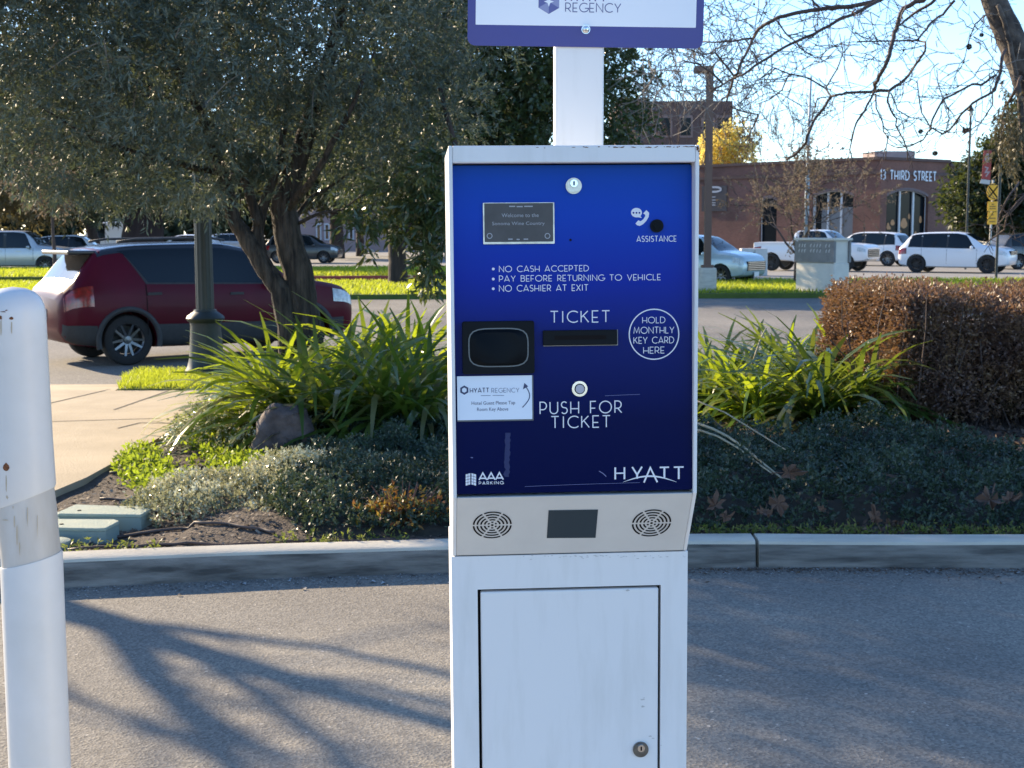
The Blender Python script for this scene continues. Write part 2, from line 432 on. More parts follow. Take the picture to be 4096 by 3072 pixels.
for s, b4 in (("HOLD", (2570, 1268, 2660, 1292)), ("MONTHLY", (2535, 1308, 2696, 1333)), ("KEY CARD", (2535, 1348, 2695, 1373)), ("HERE", (2574, 1388, 2657, 1413))):
    lettering(m, s, pan, pbox(pan, *b4), .105, .0005, .22)
q = pan.px(2616, 1337); rr = pan.px(2715, 1337)[0] - q[0]
m.stroke(circle(*q, rr, 48), .0019, pan, .0005, closed=True)
m.build("key_card_lettering", M_letter, front)
# card reader
bx = pbox(pan, 1849, 1284, 2136, 1494)
rd = bevel(MB().prism(rrect(*bx, .004), pan, 0, .010).build("card_reader", M_black, front), .0015, 2)
cxm, ctm = (bx[0] + bx[2]) / 2, (bx[1] + bx[3]) / 2; hw, hh = (bx[2] - bx[0]) * .41, (bx[3] - bx[1]) * .36
def barrel(k):
    pts = []
    for i in range(40):
        a_ = 2 * math.pi * i / 40; c_, s_ = math.cos(a_), math.sin(a_)
        pw = 4.2; rr_ = (abs(c_) ** pw + abs(s_) ** pw) ** (-1 / pw)
        pts.append((cxm + hw * k * rr_ * c_, ctm + hh * k * rr_ * s_))
    return pts
m = MB(); m.stroke(barrel(1.0), .0022, pan, .0106, closed=True); m.build("reader_trim", mat("dull_trim", (.10, .11, .12), rough=.35, metal=.8), rd)
m = MB(); A, B = barrel(.965), barrel(.80)
n = len(A)
m.add([pan(x, t, .0102) for x, t in A] + [pan(x, t, .0165) for x, t in B], [(i, (i + 1) % n, n + (i + 1) % n, n + i) for i in range(n)] + [tuple(range(n, 2 * n))])
m.build("reader_pad", M_blackgloss, rd, smooth=40)
# ticket slot
bx = pbox(pan, 2171, 1320, 2467, 1380)
ts = bevel(MB().prism(rrect(*bx, .0015), pan, 0, .007).build("ticket_slot", M_black, front), .001, 2)
bs = pbox(pan, 2217, 1341, 2423, 1358)
MB().flat(rrect(*bs, .001), pan, .0073).build("slot_opening", M_dark, ts)
m = MB(); m.stroke([(bx[0] + .001, bx[1] - .0006), (bx[2] + .001, bx[1] - .0006), (bx[2] + .001, bx[3])], .0016, pan, .0008); m.build("slot_edge", mat("grey_sealant", (.30, .30, .28), rough=.6), ts)
# push button
q = pan.px(2318, 1555); rr = pan.px(2349, 1555)[0] - q[0]
pb = MB(); pb.prism(circle(*q, rr), pan, 0, .0025); pb.prism(circle(*q, rr * .9), pan, .0025, .004)
pb = pb.build("push_button", M_chrome, front, smooth=30)
MB().prism(circle(*q, rr * .68, 24), pan, .0041, .0046).build("button_ring", M_black, pb)
MB().prism(circle(*q, rr * .56, 24), pan, .0047, .0065).build("button_cap", mat("button_lens", (.42, .40, .44), rough=.3), pb, smooth=30)
# guest label
bx = pbox(pan, 1829, 1503, 2128, 1678)
lb = MB(); lb.prism(rrect(bx[0] - .0004, bx[1] - .0026, bx[2] + .0022, bx[3], .0006), pan, .0003, .0022); lb = lb.build("label_shadow_backing", mat("label_edge_shadow", (.10, .11, .12), rough=.4), front)  # dark plate offset right and down: label thickness and its shadow, painted
st = MB().prism(rrect(*bx, .0006), pan, .0023, .0030).build("guest_label", M_paper, lb)
st["label"] = "white guest label stuck below card reader"
M_ink = mat("dark_ink", (.045, .055, .12), rough=.6); M_ink2 = mat("pale_ink", (.20, .23, .32), rough=.6)
m = MB(); lettering(m, "HYATT", pan, pbox(pan, 1880, 1552, 1955, 1569), .17, .0033, .28)
fontmesh(m, "Hotel Guest Please Tap", pan, pbox(pan, 1886, 1604, 2060, 1622), .0033)
fontmesh(m, "Room Key Above", pan, pbox(pan, 1908, 1629, 2033, 1647), .0033)
hx = pan.px(1857, 1560); h6 = [(hx[0] + .0062 * math.sin(R(60 * k)), hx[1] + .0062 * math.cos(R(60 * k))) for k in range(6)]
m.stroke(h6, .0030, pan, .0033, closed=True)
ar = [pan.px(2089 + 22 * math.sin(math.pi * k / 14) + 13 * k / 14, 1629 - 84 * k / 14) for k in range(15)]
m.stroke(ar, .0016, pan, .0033)
m.flat([pan.px(2091, 1557), pan.px(2112, 1545), pan.px(2097, 1531)], pan, .0034)
m.build("label_print", M_ink, lb)
m = MB(); lettering(m, "REGENCY", pan, pbox(pan, 1966, 1552, 2076, 1569), .12, .0033, .26)
m.stroke([pan.px(1923, 1582), pan.px(1962, 1581)], .0010, pan, .0033); m.stroke([pan.px(1970, 1581), pan.px(2016, 1581)], .0010, pan, .0033)
m.build("label_small_print", M_ink2, lb)
# logos
m = MB(); lettering(m, "AAA", pan, pbox(pan, 1916, 1891, 2013, 1919), .19, .0005, .06)
lettering(m, "PARKING", pan, pbox(pan, 1916, 1926, 2013, 1937), .2, .0005, .4)
for k in range(4):
    for s_, (ua, ub) in ((0, (1862, 1882)), (1, (1885, 1905))):
        for j in range(2):
            u0 = ua + (ub - ua) * j / 2 + .7; u1 = ua + (ub - ua) * (j + 1) / 2 - .7
            def vy(u, base): return base + (abs(u - 1883.5) * .55 - 4 if True else 0)
            va = 1894 + k * 11.6; vb = va + 10
            m.flat([pan.px(u0, vb - vy(u0, 0) * -.5), pan.px(u1, vb - vy(u1, 0) * -.5), pan.px(u1, va - vy(u1, 0) * -.5), pan.px(u0, va - vy(u0, 0) * -.5)], pan, .0005)
m.build("operator_logo", M_letter, front)
m = MB()
def hy(x, y): return pan.px(1780 + x / 2.127, 1200 + y / 2.127)
k = 0
for pl, w_ in (([(1448, 1424), (1448, 1526)], 10), ([(1526, 1422), (1526, 1524)], 10), ([(1448, 1474), (1526, 1472)], 8), ([(1592, 1420), (1634, 1486), (1676, 1418)], 10), ([(1634, 1482), (1634, 1520)], 11),
          ([(1692, 1553), (1746, 1426), (1806, 1550)], 10), ([(1826, 1424), (1906, 1422)], 9), ([(1866, 1424), (1866, 1518)], 11), ([(1946, 1422), (2030, 1420)], 9), ([(1988, 1422), (1988, 1523)], 11)):
    k += 1; m.stroke([hy(*p) for p in pl], w_ / 2.127 * .000435 * 1.45, pan, .0005 + (k % 4) * .0001)
m.flat([hy(1515 + 455 * t, 1549 - 56 * math.sin(math.pi * t) - 2) for t in [i / 20 for i in range(21)]][::1] + [hy(1515 + 455 * t, 1549 - 44 * math.sin(math.pi * t)) for t in [i / 20 for i in range(20, -1, -1)]], pan, .00095)
m.build("hotel_logo", M_letter, front)
# scuffs of old tape on the blue panel
M_scuff = mat("tape_residue", (.004, .012, .085), (.010, .020, .098), scale=200, rough=.6)
rs = random.Random(3); lft = []; rgt = []
for k in range(19):
    v = 1731 + k * 9.8; lft.append(pan.px(2022 - k * .45 + rs.uniform(-2, 2) + (0 if k < 15 else rs.uniform(-4, 8)), v)); rgt.append(pan.px(2043 - k * .3 + rs.uniform(-4, 2), v))
m = MB(); n = 19
m.add([pan(x, t, .0003) for x, t in lft] + [pan(x, t, .0003) for x, t in rgt], [(i, i + 1, n + i + 1, n + i) for i in range(n - 1)])
m.build("tape_mark", M_scuff, front)
for pts_, w_ in (([(2396, 1884), (2411, 1893), (2425, 1906)], .0013), ([(1883, 1830), (1892, 1831)], .0015), ([(2100, 1946), (2300, 1938), (2560, 1930)], .0005), ([(2420, 1583), (2560, 1577)], .0006)):
    m = MB(); m.stroke([pan.px(*p) for p in pts_], w_, pan, .0004); m.build("scratch", mat("scratch", (.16, .18, .36), rough=.6), front)
# chin details
chv = Vector((0, -DCH, zc - zs))
chf = Frame((0, 0, zs + .001), (1, 0, 0), chv, KM)
for u, v in ((1969, 2099), (2606, 2091)):
    q = chf.px(u, v); r0 = chf.px(u + 81, v)[0] - q[0]
    m = MB(); m.flat(circle(*q, r0 * .07, 10), chf, .0009)
    for i, rr in enumerate((.20, .38, .56, .74, .92)):
        for k in range(6):
            a0, a1 = 60 * k + 3.0 / rr, 60 * k + 60 - 3.0 / rr
            m.stroke([(q[0] + r0 * rr * math.cos(R(x)), q[1] + r0 * rr * math.sin(R(x))) for x in np.linspace(a0, a1, 9)], r0 * .085, chf, .0009)
    m.build("speaker_grille", M_dark, chin)
m = MB(); m.flat([chf.px(*p) for p in ((2187, 2151), (2382, 2150), (2392, 2037), (2194, 2040))], chf, .0009); m.build("sensor_window", mat("sensor_glass", (.035, .045, .052), rough=.12, spec=.4), chin)
# paint chips and scuffs
m = MB(); rs = random.Random(5)
def blot(fr, u, v, r, o, ry=None):
    q = fr.px(u, v, o); k = 1 / 2250.
    m.flat([(q[0] + r * k * rs.uniform(.5, 1.2) * math.cos(R(t)), q[1] + (ry or r) * k * rs.uniform(.5, 1.2) * math.sin(R(t))) for t in range(0, 360, 40)], fr, o)
for k in range(46):
    u = 2793 - abs(rs.gauss(0, 1)) * 260
    if u > 1815: blot(fup, u, 586 + rs.uniform(-1, 3) + (2803 - u) * .004, rs.uniform(2, 9), .0005, rs.uniform(1, 2.2))
for u, v, r in ((2791, 590, 6), (2796, 604, 5), (2799, 616, 3.5), (2790, 597, 6), (2798, 632, 2.5)): blot(fup, u, v, r, .0007)
m.build("paint_chips", M_rust, uc)
m = MB()
for u, v, r in ((2570, 2798, 9), (2576, 2792, 5), (2571, 2826, 10), (2602, 2945, 8), (2612, 2953, 6), (2510, 2361, 10), (2645, 2981, 4)): blot(low, u, v, r, .0004 if u > 2640 else -.0004, r * .4)
for k in range(40): blot(low, rs.uniform(2080, 2740), 2222 + abs(rs.gauss(0, 6)), rs.uniform(2, 8), .0004, 1.4)
m.build("scuff_marks", mat("scuff", (.45, .44, .43), rough=.8), lc)

# ------------------------------------------------------------------ the sign on its post behind the machine
SY = 2.78
sg = thing("hotel_sign", "white and blue hotel sign board on a square white post behind the ticket machine", "sign", loc=(at(2316, 400, SY).x, SY, 0))
SM = ROOTM[sg.name]
pf = Frame((0, 0, 0), (1, 0, 0), (0, 0, 1), SM)
b0 = pf.px(2219, 400)[0]; b1 = pf.px(2415, 400)[0]
post = MB().box(b0, 0, 0, b1, b1 - b0, 3.0)
bevel(post.build("post", M_white, sg), .006, 3)
s0 = Frame((0, -.012, 0), (math.cos(.017), 0, -math.sin(.017)), (math.sin(.017), 0, math.cos(.017)), SM)
bl = s0.px(1869, 176); brr = s0.px(2813, 196); tz = s0.px(2300, -640)[1]
sp = MB().prism(rrect(bl[0], (bl[1] + brr[1]) / 2, brr[0], tz, .016, 8), s0, -.010, -.0076).build("sign_panel", M_signblue, sg, smooth=30)
wl = s0.px(1902, 92); wr = s0.px(2785, 113)
MB().prism(rrect(wl[0], (wl[1] + wr[1]) / 2, wr[0], tz - .015, .001, 2), s0, -.0075, -.0071).build("sign_face", M_signwhite, sp)
m = MB(); q = s0.px(2344, 116)
m.prism(circle(*q, .0088), s0, -.0070, -.005); m.lathe([(.0078, 0), (.0074, .003), (.005, .006), (0, .007)], 20, Matrix.Translation(s0(q[0], q[1], -.0049)) @ Matrix.Rotation(R(90), 4, 'X'), cap=False)
m.build("bolt", M_chrome, sg, smooth=30)
m = MB(); lettering(m, "REGENCY", s0, pbox(s0, 2263, 11, 2484, 46), .10, -.0068, .24); lettering(m, "HYATT", s0, pbox(s0, 2263, -40, 2426, 2), .13, -.0068, .3)
m.build("sign_lettering", mat("sign_ink", (.10, .11, .25), rough=.5), sp)
c6 = s0.px(2196, 4); r6 = s0.px(2196, 4)[1] - s0.px(2196, 54)[1]
def hp(k, r=1.0): return (c6[0] + r6 * r * math.sin(R(60 * k)) * .98, c6[1] + r6 * r * math.cos(R(60 * k)))
M_l1 = mat("logo_dark", (.11, .12, .31), rough=.5); M_l2 = mat("logo_pale", (.26, .28, .46), rough=.5)
for i, (nm, mt, tris) in enumerate((("logo_facets", M_l1, (0, 2, 4)), ("logo_facets", M_l2, (1, 3, 5)))):
    m = MB()
    for k in tris: m.flat([c6, hp(k), hp(k + 1)], s0, -.0068)
    m.build(nm, mt, sp)
m = MB(); r4 = r6 * .42
m.flat([(c6[0] + (r4 if k % 2 == 0 else r4 * .38) * math.sin(R(45 * k)), c6[1] + (r4 if k % 2 == 0 else r4 * .38) * math.cos(R(45 * k))) for k in range(8)], s0, -.0065)
m.build("logo_star", M_signwhite, sp)

# ------------------------------------------------------------------ bent white bollard
BY = 3.1
def bl3(u, v, dy=0): return at(u, v, BY + dy)
rB = (at(278, 3000, BY) - at(42, 3000, BY)).length / 2
bo = thing("bollard", "bent white bollard with a cracked grey joint at the left edge", "bollard", loc=(at(172, 3400, BY).x, BY, 0))
p_top, p_mid0 = bl3(55, 1250), bl3(97, 1985)
p_mid1, p_low = bl3(126, 2235), bl3(160, 3072)
base = Vector((p_low.x + (p_low.x - p_mid1.x) / (p_mid1.z - p_low.z) * p_low.z, BY, 0.0))
up_dir = (p_top - p_mid0).normalized()
m = MB(); tp = p_top
m.tube([p_mid0 + up_dir * (-.004)] + [p_mid0.lerp(tp, t) for t in (0.01, .3, .6, .9, 1)] + [tp + up_dir * rB * s_ for s_ in (.25, .48, .66, .78, .84)], [rB * .985, rB * 1.02, rB, rB, rB, rB, rB * .955, rB * .85, rB * .67, rB * .42, rB * .02], 40)
M_bol = mat("bollard_plastic", (.60, .60, .60), (.54, .54, .53), scale=4, rough=.33)
cxs_ = p_mid0.x
m.v = [(x, y, z + (.34 * (x - cxs_) if i < 80 else 0)) for i, (x, y, z) in enumerate(m.v)]
m.build("bollard_sleeve", M_bol, bo, world=True, smooth=50)
m = MB(); rj = [rB * .97, rB * .985, rB * .965, rB * .955, rB * .965]
m.tube([p_mid0.lerp(p_mid1, t) for t in (-.16, .2, .5, .8, 1.12)], rj, 40)
m.build("bent_joint", mat("grey_pipe", (.50, .49, .47), (.40, .37, .33), scale=9, rough=.42, stretch=(1, 1, .25)), bo, world=True, smooth=50)
m = MB(); m.tube([p_mid1, p_mid1.lerp(p_low, .01), p_low, base], [rB * .985, rB * 1.0, rB, rB], 40); m.v = [(x, y, z + (.24 * (x - p_mid1.x) if i < 80 else 0)) for i, (x, y, z) in enumerate(m.v)]; m.build("bollard_post", M_bol, bo, world=True, smooth=50)
def surfpt(u, v, extra=.0006):
    # point on bollard surface seen at this pixel
    ax0, ax1 = (p_top, p_mid0) if v < 1990 else (p_mid0, p_mid1)
    d = ray(u, v); best = None
    t = (BY - rB * 1.6) / d.y
    for i in range(400):
        p = CAMP + d * t
        ab = ax1 - ax0; q = ax0 + ab * ((p - ax0).dot(ab) / ab.dot(ab))
        if (p - q).length <= rB * 1.012 + extra: return p
        t += .0006
    return CAMP + d * t
m = MB()
def bpatch(u, v, ru, rv):
    c0 = surfpt(u, v)
    pts = [surfpt(u + ru * rs.uniform(.6, 1.2) * math.cos(R(t)), v + rv * rs.uniform(.6, 1.2) * math.sin(R(t))) for t in range(0, 360, 45)]
    m.add([c0] + pts, [(0, i + 1, (i + 1) % 8 + 1) for i in range(8)])
for q_ in ((24, 1872, 14, 19), (45, 1273, 8, 8), (3, 1270, 6, 8), (12, 1247, 12, 2.5), (26, 1241, 6, 2)):
    m = MB(); bpatch(*q_); m.build("rust_spot", M_rust, bo, world=True)
for u, v, w_, h_ in ((25, 1935, 3, 45), (57, 2085, 2.5, 28), (68, 2140, 3, 50), (52, 2030, 3, 6), (20, 2080, 14, 2.5), (78, 2190, 2.5, 30), (46, 1310, 3, 30), (4, 1310, 3, 40), (110, 2060, 2, 40), (150, 2100, 1.6, 50), (30, 1990, 6, 10)):
    m = MB(); bpatch(u, v, w_, h_); m.build("rust_streak", mat("rust_stain", (.42, .36, .27), rough=.8), bo, world=True)
# ------------------------------------------------------------------ ground and setting
M_asph = None
def asphalt(name, base, hi, stone, scale=1.0, bump=.6):
    m = bpy.data.materials.new(name); m.use_nodes = True; t = m.node_tree; N = t.nodes; Lk = t.links; b = N["Principled BSDF"]
    tc = N.new("ShaderNodeTexCoord"); P = tc.outputs["Object"]
    def noise(s, d=4):
        n = N.new("ShaderNodeTexNoise"); n.inputs["Scale"].default_value = s; n.inputs["Detail"].default_value = d; Lk.new(P, n.inputs["Vector"]); return n.outputs[0]
    def ramp(f, a, c0, b_, c1):
        r = N.new("ShaderNodeValToRGB"); e = r.color_ramp.elements; e[0].position = a; e[1].position = b_; e[0].color = (*c0, 1); e[1].color = (*c1, 1); Lk.new(f, r.inputs[0]); return r.outputs[0]
    def mix(f, a, b_, mode='MIX'):
        x = N.new("ShaderNodeMix"); x.data_type = 'RGBA'; x.blend_type = mode
        if isinstance(f, float): x.inputs[0].default_value = f
        else: Lk.new(f, x.inputs[0])
        for i, c in ((6, a), (7, b_)):
            if isinstance(c, tuple): x.inputs[i].default_value = (*c, 1)
            else: Lk.new(c, x.inputs[i])
        return x.outputs[2]
    c = ramp(noise(.9 * scale, 6), .3, base, .7, hi)
    vo = N.new("ShaderNodeTexVoronoi"); vo.inputs["Scale"].default_value = 95 * scale; Lk.new(P, vo.inputs["Vector"])
    g = ramp(vo.outputs["Color"], .15, (.62, .62, .62), .95, (1.42, 1.40, 1.35)); c = mix(.85, c, g, 'MULTIPLY')
    st = ramp(vo.outputs["Color"], .93, (0, 0, 0), .97, (1, 1, 1)); c = mix(st, c, stone)
    pt = ramp(noise(.35 * scale, 3), .42, (.78, .78, .80), .62, (1.1, 1.08, 1.05)); c = mix(1.0, c, pt, 'MULTIPLY')
    Lk.new(c, b.inputs["Base Color"]); b.inputs["Roughness"].default_value = .85; b.inputs["Specular IOR Level"].default_value = .35
    bp = N.new("ShaderNodeBump"); bp.inputs["Strength"].default_value = bump; bp.inputs["Distance"].default_value = .006
    ad = N.new("ShaderNodeMath"); ad.operation = 'ADD'; Lk.new(vo.outputs["Distance"], ad.inputs[0]); Lk.new(noise(60 * scale), ad.inputs[1])
    Lk.new(ad.outputs[0], bp.inputs["Height"]); Lk.new(bp.outputs[0], b.inputs["Normal"])
    return m
M_drive = asphalt("driveway_asphalt", (.205, .190, .164), (.258, .240, .205), (.50, .46, .39), 1.0, .4)
M_street = asphalt("street_asphalt", (.15, .145, .135), (.20, .19, .175), (.35, .34, .32), .6)
M_far = mat("distant_paving", (.20, .19, .175), (.25, .235, .21), scale=.6, rough=.85)
M_conc = mat("pavement_concrete", (.33, .265, .175), (.42, .34, .23), scale=1.6, rough=.85, bump=.25, bscale=60, detail=8)
M_kerb = mat("kerb_concrete", (.40, .37, .31), (.56, .52, .43), scale=2.2, rough=.85, bump=.3, bscale=50, detail=8, stretch=(.6, 3, 6))
M_soil = mat("mulch_soil", (.045, .034, .026), (.10, .075, .058), scale=26, rough=.95, bump=.9, bscale=60)
M_lawn = mat("lawn_base", (.055, .085, .014), (.085, .12, .02), scale=3, rough=.95, bump=.6, bscale=30)
M_redk = mat("red_kerb_paint", (.30, .045, .045), (.24, .05, .045), scale=3, rough=.8)

def struct(name, mb, m, **k):
    return tag(mb.build(name, m, **k), kind='structure')
struct("ground", MB().add([(-500, -200, 0), (500, -200, 0), (500, 900, 0), (-500, 900, 0)], [(0, 1, 2, 3)]), M_drive)
struct("street", MB().add([(-120, 15.9, .004), (120, 15.9, .004), (120, 36.0, .004), (-120, 36.0, .004)], [(0, 1, 2, 3)]), M_street)
struct("far_road", MB().add([(-150, 46.2, .004), (150, 46.2, .004), (150, 200, .004), (-150, 200, .004)], [(0, 1, 2, 3)]), M_far)
m = MB(); m.box(-3.5, 1.2, 0, 3.5, 3.55, ISL); bevel(struct("traffic_island", m, M_kerb), .02, 2)
# kerb along the driveway: bent path with a joint
KP = [(-9.0, 6.05), (-4.0, 6.42), (-2.2, 6.73), (-1.2, 6.90), (-.35, 7.0), (.45, 7.06), (1.33, 7.09), (2.8, 7.05), (6, 6.95), (14, 6.6)]
def kerb_y(x): return float(np.interp(x, [p[0] for p in KP], [p[1] for p in KP]))
def kerb(xa, xb):
    xs = [xa] + [p[0] for p in KP if xa < p[0] < xb] + [xb]
    xs = sorted(set(xs + list(np.arange(xa, xb, .25))))
    pr = [(0.0, 0.0), (.022, .125), (.030, .139), (.046, .146), (.17, .15), (.185, .14), (.185, 0)]
    vs = []; fs = []; n = len(pr)
    for x in xs:
        w = .004 * math.sin(x * 3.1) + .003 * math.sin(x * 7.7)
        for k, (dy, z) in enumerate(pr): vs.append((x, kerb_y(x) + dy + (w if 0 < k < 4 else 0), z + (.003 * math.sin(x * 2.3) if z > 0 else 0)))
    for i in range(len(xs) - 1):
        for k in range(n - 1): fs.append((i * n + k, (i + 1) * n + k, (i + 1) * n + k + 1, i * n + k + 1))
    fs.append(tuple(range(n))); fs.append(tuple(range((len(xs) - 1) * n, len(xs) * n))[::-1])
    return MB().add(vs, fs)
M_kface = mat("kerb_face_dark", (.060, .057, .052), (.25, .235, .21), scale=4.2, rough=.9, bump=.3, bscale=50, detail=9, stretch=(.5, 3, 5), contrast=(.35, .72))  # darker, streaky tone for the kerb's front faces
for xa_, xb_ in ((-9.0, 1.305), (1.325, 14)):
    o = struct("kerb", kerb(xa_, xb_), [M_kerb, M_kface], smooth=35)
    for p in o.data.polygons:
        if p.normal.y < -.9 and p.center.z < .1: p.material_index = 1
# mortar crack in the kerb joint
# sidewalk (left), cut along X = -2.86, with joints
SWX, SWZ, BEDB = -2.86, .155, 13.35
def slab(poly, z, name, m, th=.2, **k):
    n = len(poly); M_ = MB(); M_.add([(x, y, z) for x, y in poly] + [(x, y, z - th) for x, y in poly], [tuple(range(n)), tuple(range(n, 2 * n))[::-1]] + [(i, n + i, n + (i + 1) % n, (i + 1) % n) for i in range(n)])
    return struct(name, M_, m, **k)
slab([(-14, 6.2), (SWX - .28, 6.85), (SWX - .02, 9.0), (SWX + .02, 11.2), (SWX + .06, BEDB), (20, BEDB), (20, 14.05), (-4.16, 14.05), (-14, 14.05)], SWZ, "sidewalk", M_conc)
# apron from sidewalk down to the street
m = MB(); m.add([(-14, 14.05, SWZ - .001), (-4.16, 14.05, SWZ - .001), (-4.6, 15.95, .006), (-14, 15.95, .006)], [(0, 1, 2, 3)]); struct("driveway_apron", m, M_conc)
slab([(-4.14, 14.07), (20, 14.07), (20, 15.9), (-4.55, 15.9)], SWZ + .01, "grass_verge", M_lawn)
M_joint = mat("joint_dirt", (.10, .085, .065), rough=.95)  # brown dirt tone of the slab joints
m = MB(); gz_ = SWZ + .0035
def gj(p, q, w): 
    a = Vector((p[0], p[1])); b = Vector((q[0], q[1])); d = (b - a).normalized(); n_ = Vector((-d.y, d.x)) * w / 2
    m.add([(a.x + n_.x, a.y + n_.y, gz_), (b.x + n_.x, b.y + n_.y, gz_), (b.x - n_.x, b.y - n_.y, gz_), (a.x - n_.x, a.y - n_.y, gz_)], [(0, 1, 2, 3)])
for (u0, v0), (u1, v1) in (((195, 1613), (440, 1556)), ((455, 1638), (675, 1562)), ((715, 1642), (900, 1570)), ((180, 1686), (640, 1672)), ((470, 1712), (560, 1690)), ((560, 1690), (690, 1692))):
    a_, b_ = gnd(u0, v0, gz_), gnd(u1, v1, gz_); gj((a_.x, a_.y), (b_.x, b_.y), .022)
struct("pavement_joints", m, M_joint)
# bed soil, gently mounded
def hn(x, y):
    return .018 * math.sin(x * 2.1 + y * 1.3) + .014 * math.sin(x * 4.7 - y * 3.1 + 1) + .008 * math.sin(x * 11 + y * 9)
def soil_z(x, y):
    e = min(1, max(0, (y - kerb_y(x) - .17) / .5)); e2 = min(1, max(0, (x - SWX) / .5))
    return .105 + .05 * min(e, 1) * (1 if x > -1.8 else .25) + hn(x, y) * min(e, e2 * .6 + .4)
xs = np.concatenate([np.arange(SWX - .4, 6, .07), np.arange(6, 20.1, .8)]); ty = np.linspace(0, 1, 80)
V = []; 
for t in ty:
    for x in xs:
        y0 = kerb_y(x) + .176; y1 = BEDB - .002
        y = y0 + (y1 - y0) * t
        xx = x
        V.append((xx, y, soil_z(xx, y)))
nx = len(xs); F = [(j * nx + i, j * nx + i + 1, (j + 1) * nx + i + 1, (j + 1) * nx + i) for j in range(len(ty) - 1) for i in range(nx - 1)]
o = npmesh("planting_bed", V, F, M_soil, smooth=True); tag(o, kind='structure')
# mulch chips and gravel
def scatter_chips(name, n, box, zf, size, m, lift=.004):
    x = RNG.uniform(box[0], box[1], n); y = RNG.uniform(box[2], box[3], n)
    V = np.zeros((n, 4, 3)); ang = RNG.uniform(0, 6.28, n); l = RNG.uniform(.5, 1.3, n) * size; w = l * RNG.uniform(.3, .7, n); tl = RNG.uniform(-.5, .5, (n, 2))
    for k, (a, b) in enumerate(((-1, -1), (1, -1), (1, 1), (-1, 1))):
        dx = a * l * np.cos(ang) - b * w * np.sin(ang); dy = a * l * np.sin(ang) + b * w * np.cos(ang)
        V[:, k, 0] = x + dx; V[:, k, 1] = y + dy; V[:, k, 2] = np.array([zf(px_, py_) for px_, py_ in zip(x, y)]) + lift + tl[:, 0] * dx + tl[:, 1] * dy + size * .3
    ok = np.array([py_ > kerb_y(px_) + .19 for px_, py_ in zip(x, y)]) if zf is soil_z else np.ones(n, bool)
    V = V[ok]
    o = npmesh(name, V.reshape(-1, 3), np.arange(len(V) * 4).reshape(-1, 4), m); return tag(o, kind='stuff')
M_chip = leafmat("mulch_chips", [(.05, .035, .025), (.10, .07, .05), (.16, .12, .085), (.30, .25, .19)], (.1, .07, .05), rough=.8, tfac=.02)
tag(scatter_chips("mulch", 16000, (SWX + .05, 4.6, 6.9, 11.0), soil_z, .011, M_chip), "brown bark mulch strewn over the planting bed", "mulch")
M_grit = leafmat("grit", [(.05, .045, .04), (.13, .12, .11), (.3, .29, .27), (.5, .5, .48)], (.1, .1, .1), rough=.8, tfac=0.0)
def gut(x, y): return 0.0
xs_ = RNG.uniform(-2.6, 4, 2600); d = np.abs(RNG.normal(0, .11, 2600)) + .01
V = np.zeros((2600, 4, 3)); a = RNG.uniform(0, 6.28, 2600); l = RNG.uniform(.002, .008, 2600) * (1 + (RNG.random(2600) > .97) * 1.5)
yy = np.array([kerb_y(x) for x in xs_]) - d
for k in range(4):
    V[:, k, 0] = xs_ + l * np.cos(a + k * 1.57); V[:, k, 1] = yy + l * .7 * np.sin(a + k * 1.57); V[:, k, 2] = .004 + l * .5 * (k % 2)
o = npmesh("gutter_grit", V.reshape(-1, 3), np.arange(2600 * 4).reshape(-1, 4), M_grit); tag(o, "loose grit and debris along the foot of the kerb", "grit", kind='stuff')
# medians beyond the street
slab([(-60, 36.1), (60, 36.1), (60, 45.8), (-60, 45.8)], .13, "median_lawn", M_lawn, .14)
slab([(-60, 49.2), (-1.0, 49.2), (-1.0, 60), (-60, 60)], .20, "median_lawn", M_lawn, .2)
m = MB(); m.box(-14, 49.0, 0, -1, 49.19, .21); struct("red_kerb", m, M_redk)
# ------------------------------------------------------------------ leaf and grass builders
def unit(a): return a / np.maximum(np.linalg.norm(a, axis=-1, keepdims=True), 1e-9)
def rdir(n): return unit(RNG.normal(size=(n, 3)))
def leaf_quads(C, D, L, Wd, fold=.0, roll=None):
    """diamond leaves: base C, direction D, length L, width Wd"""
    n = len(C); S = unit(np.cross(D, rdir(n) if roll is None else roll)); U = np.cross(S, D)
    L = L[:, None]; Wd = Wd[:, None]
    V = np.stack([C, C + D * L * .45 + S * Wd / 2 + U * Wd * fold, C + D * L, C + D * L * .45 - S * Wd / 2 + U * Wd * fold], 1)
    return V.reshape(-1, 3)
def leaf_mesh(name, V, m, parent=None, world=True):
    return npmesh(name, V, np.arange(len(V)).reshape(-1, 4), m, parent, world)
def in_lobes(lobes, n, shell=.55):
    """random points inside a list of ellipsoid lobes (cx,cy,cz,rx,ry,rz), denser to the outside"""
    lob = np.array(lobes, float); vol = lob[:, 3] * lob[:, 4] * lob[:, 5]; idx = RNG.choice(len(lob), n, p=vol / vol.sum())
    d = rdir(n); r = (shell + (1 - shell) * RNG.random(n)) ** .6
    r = np.where(RNG.random(n) < .3, RNG.random(n) ** .5, r)
    return lob[idx, :3] + d * r[:, None] * lob[idx, 3:], d
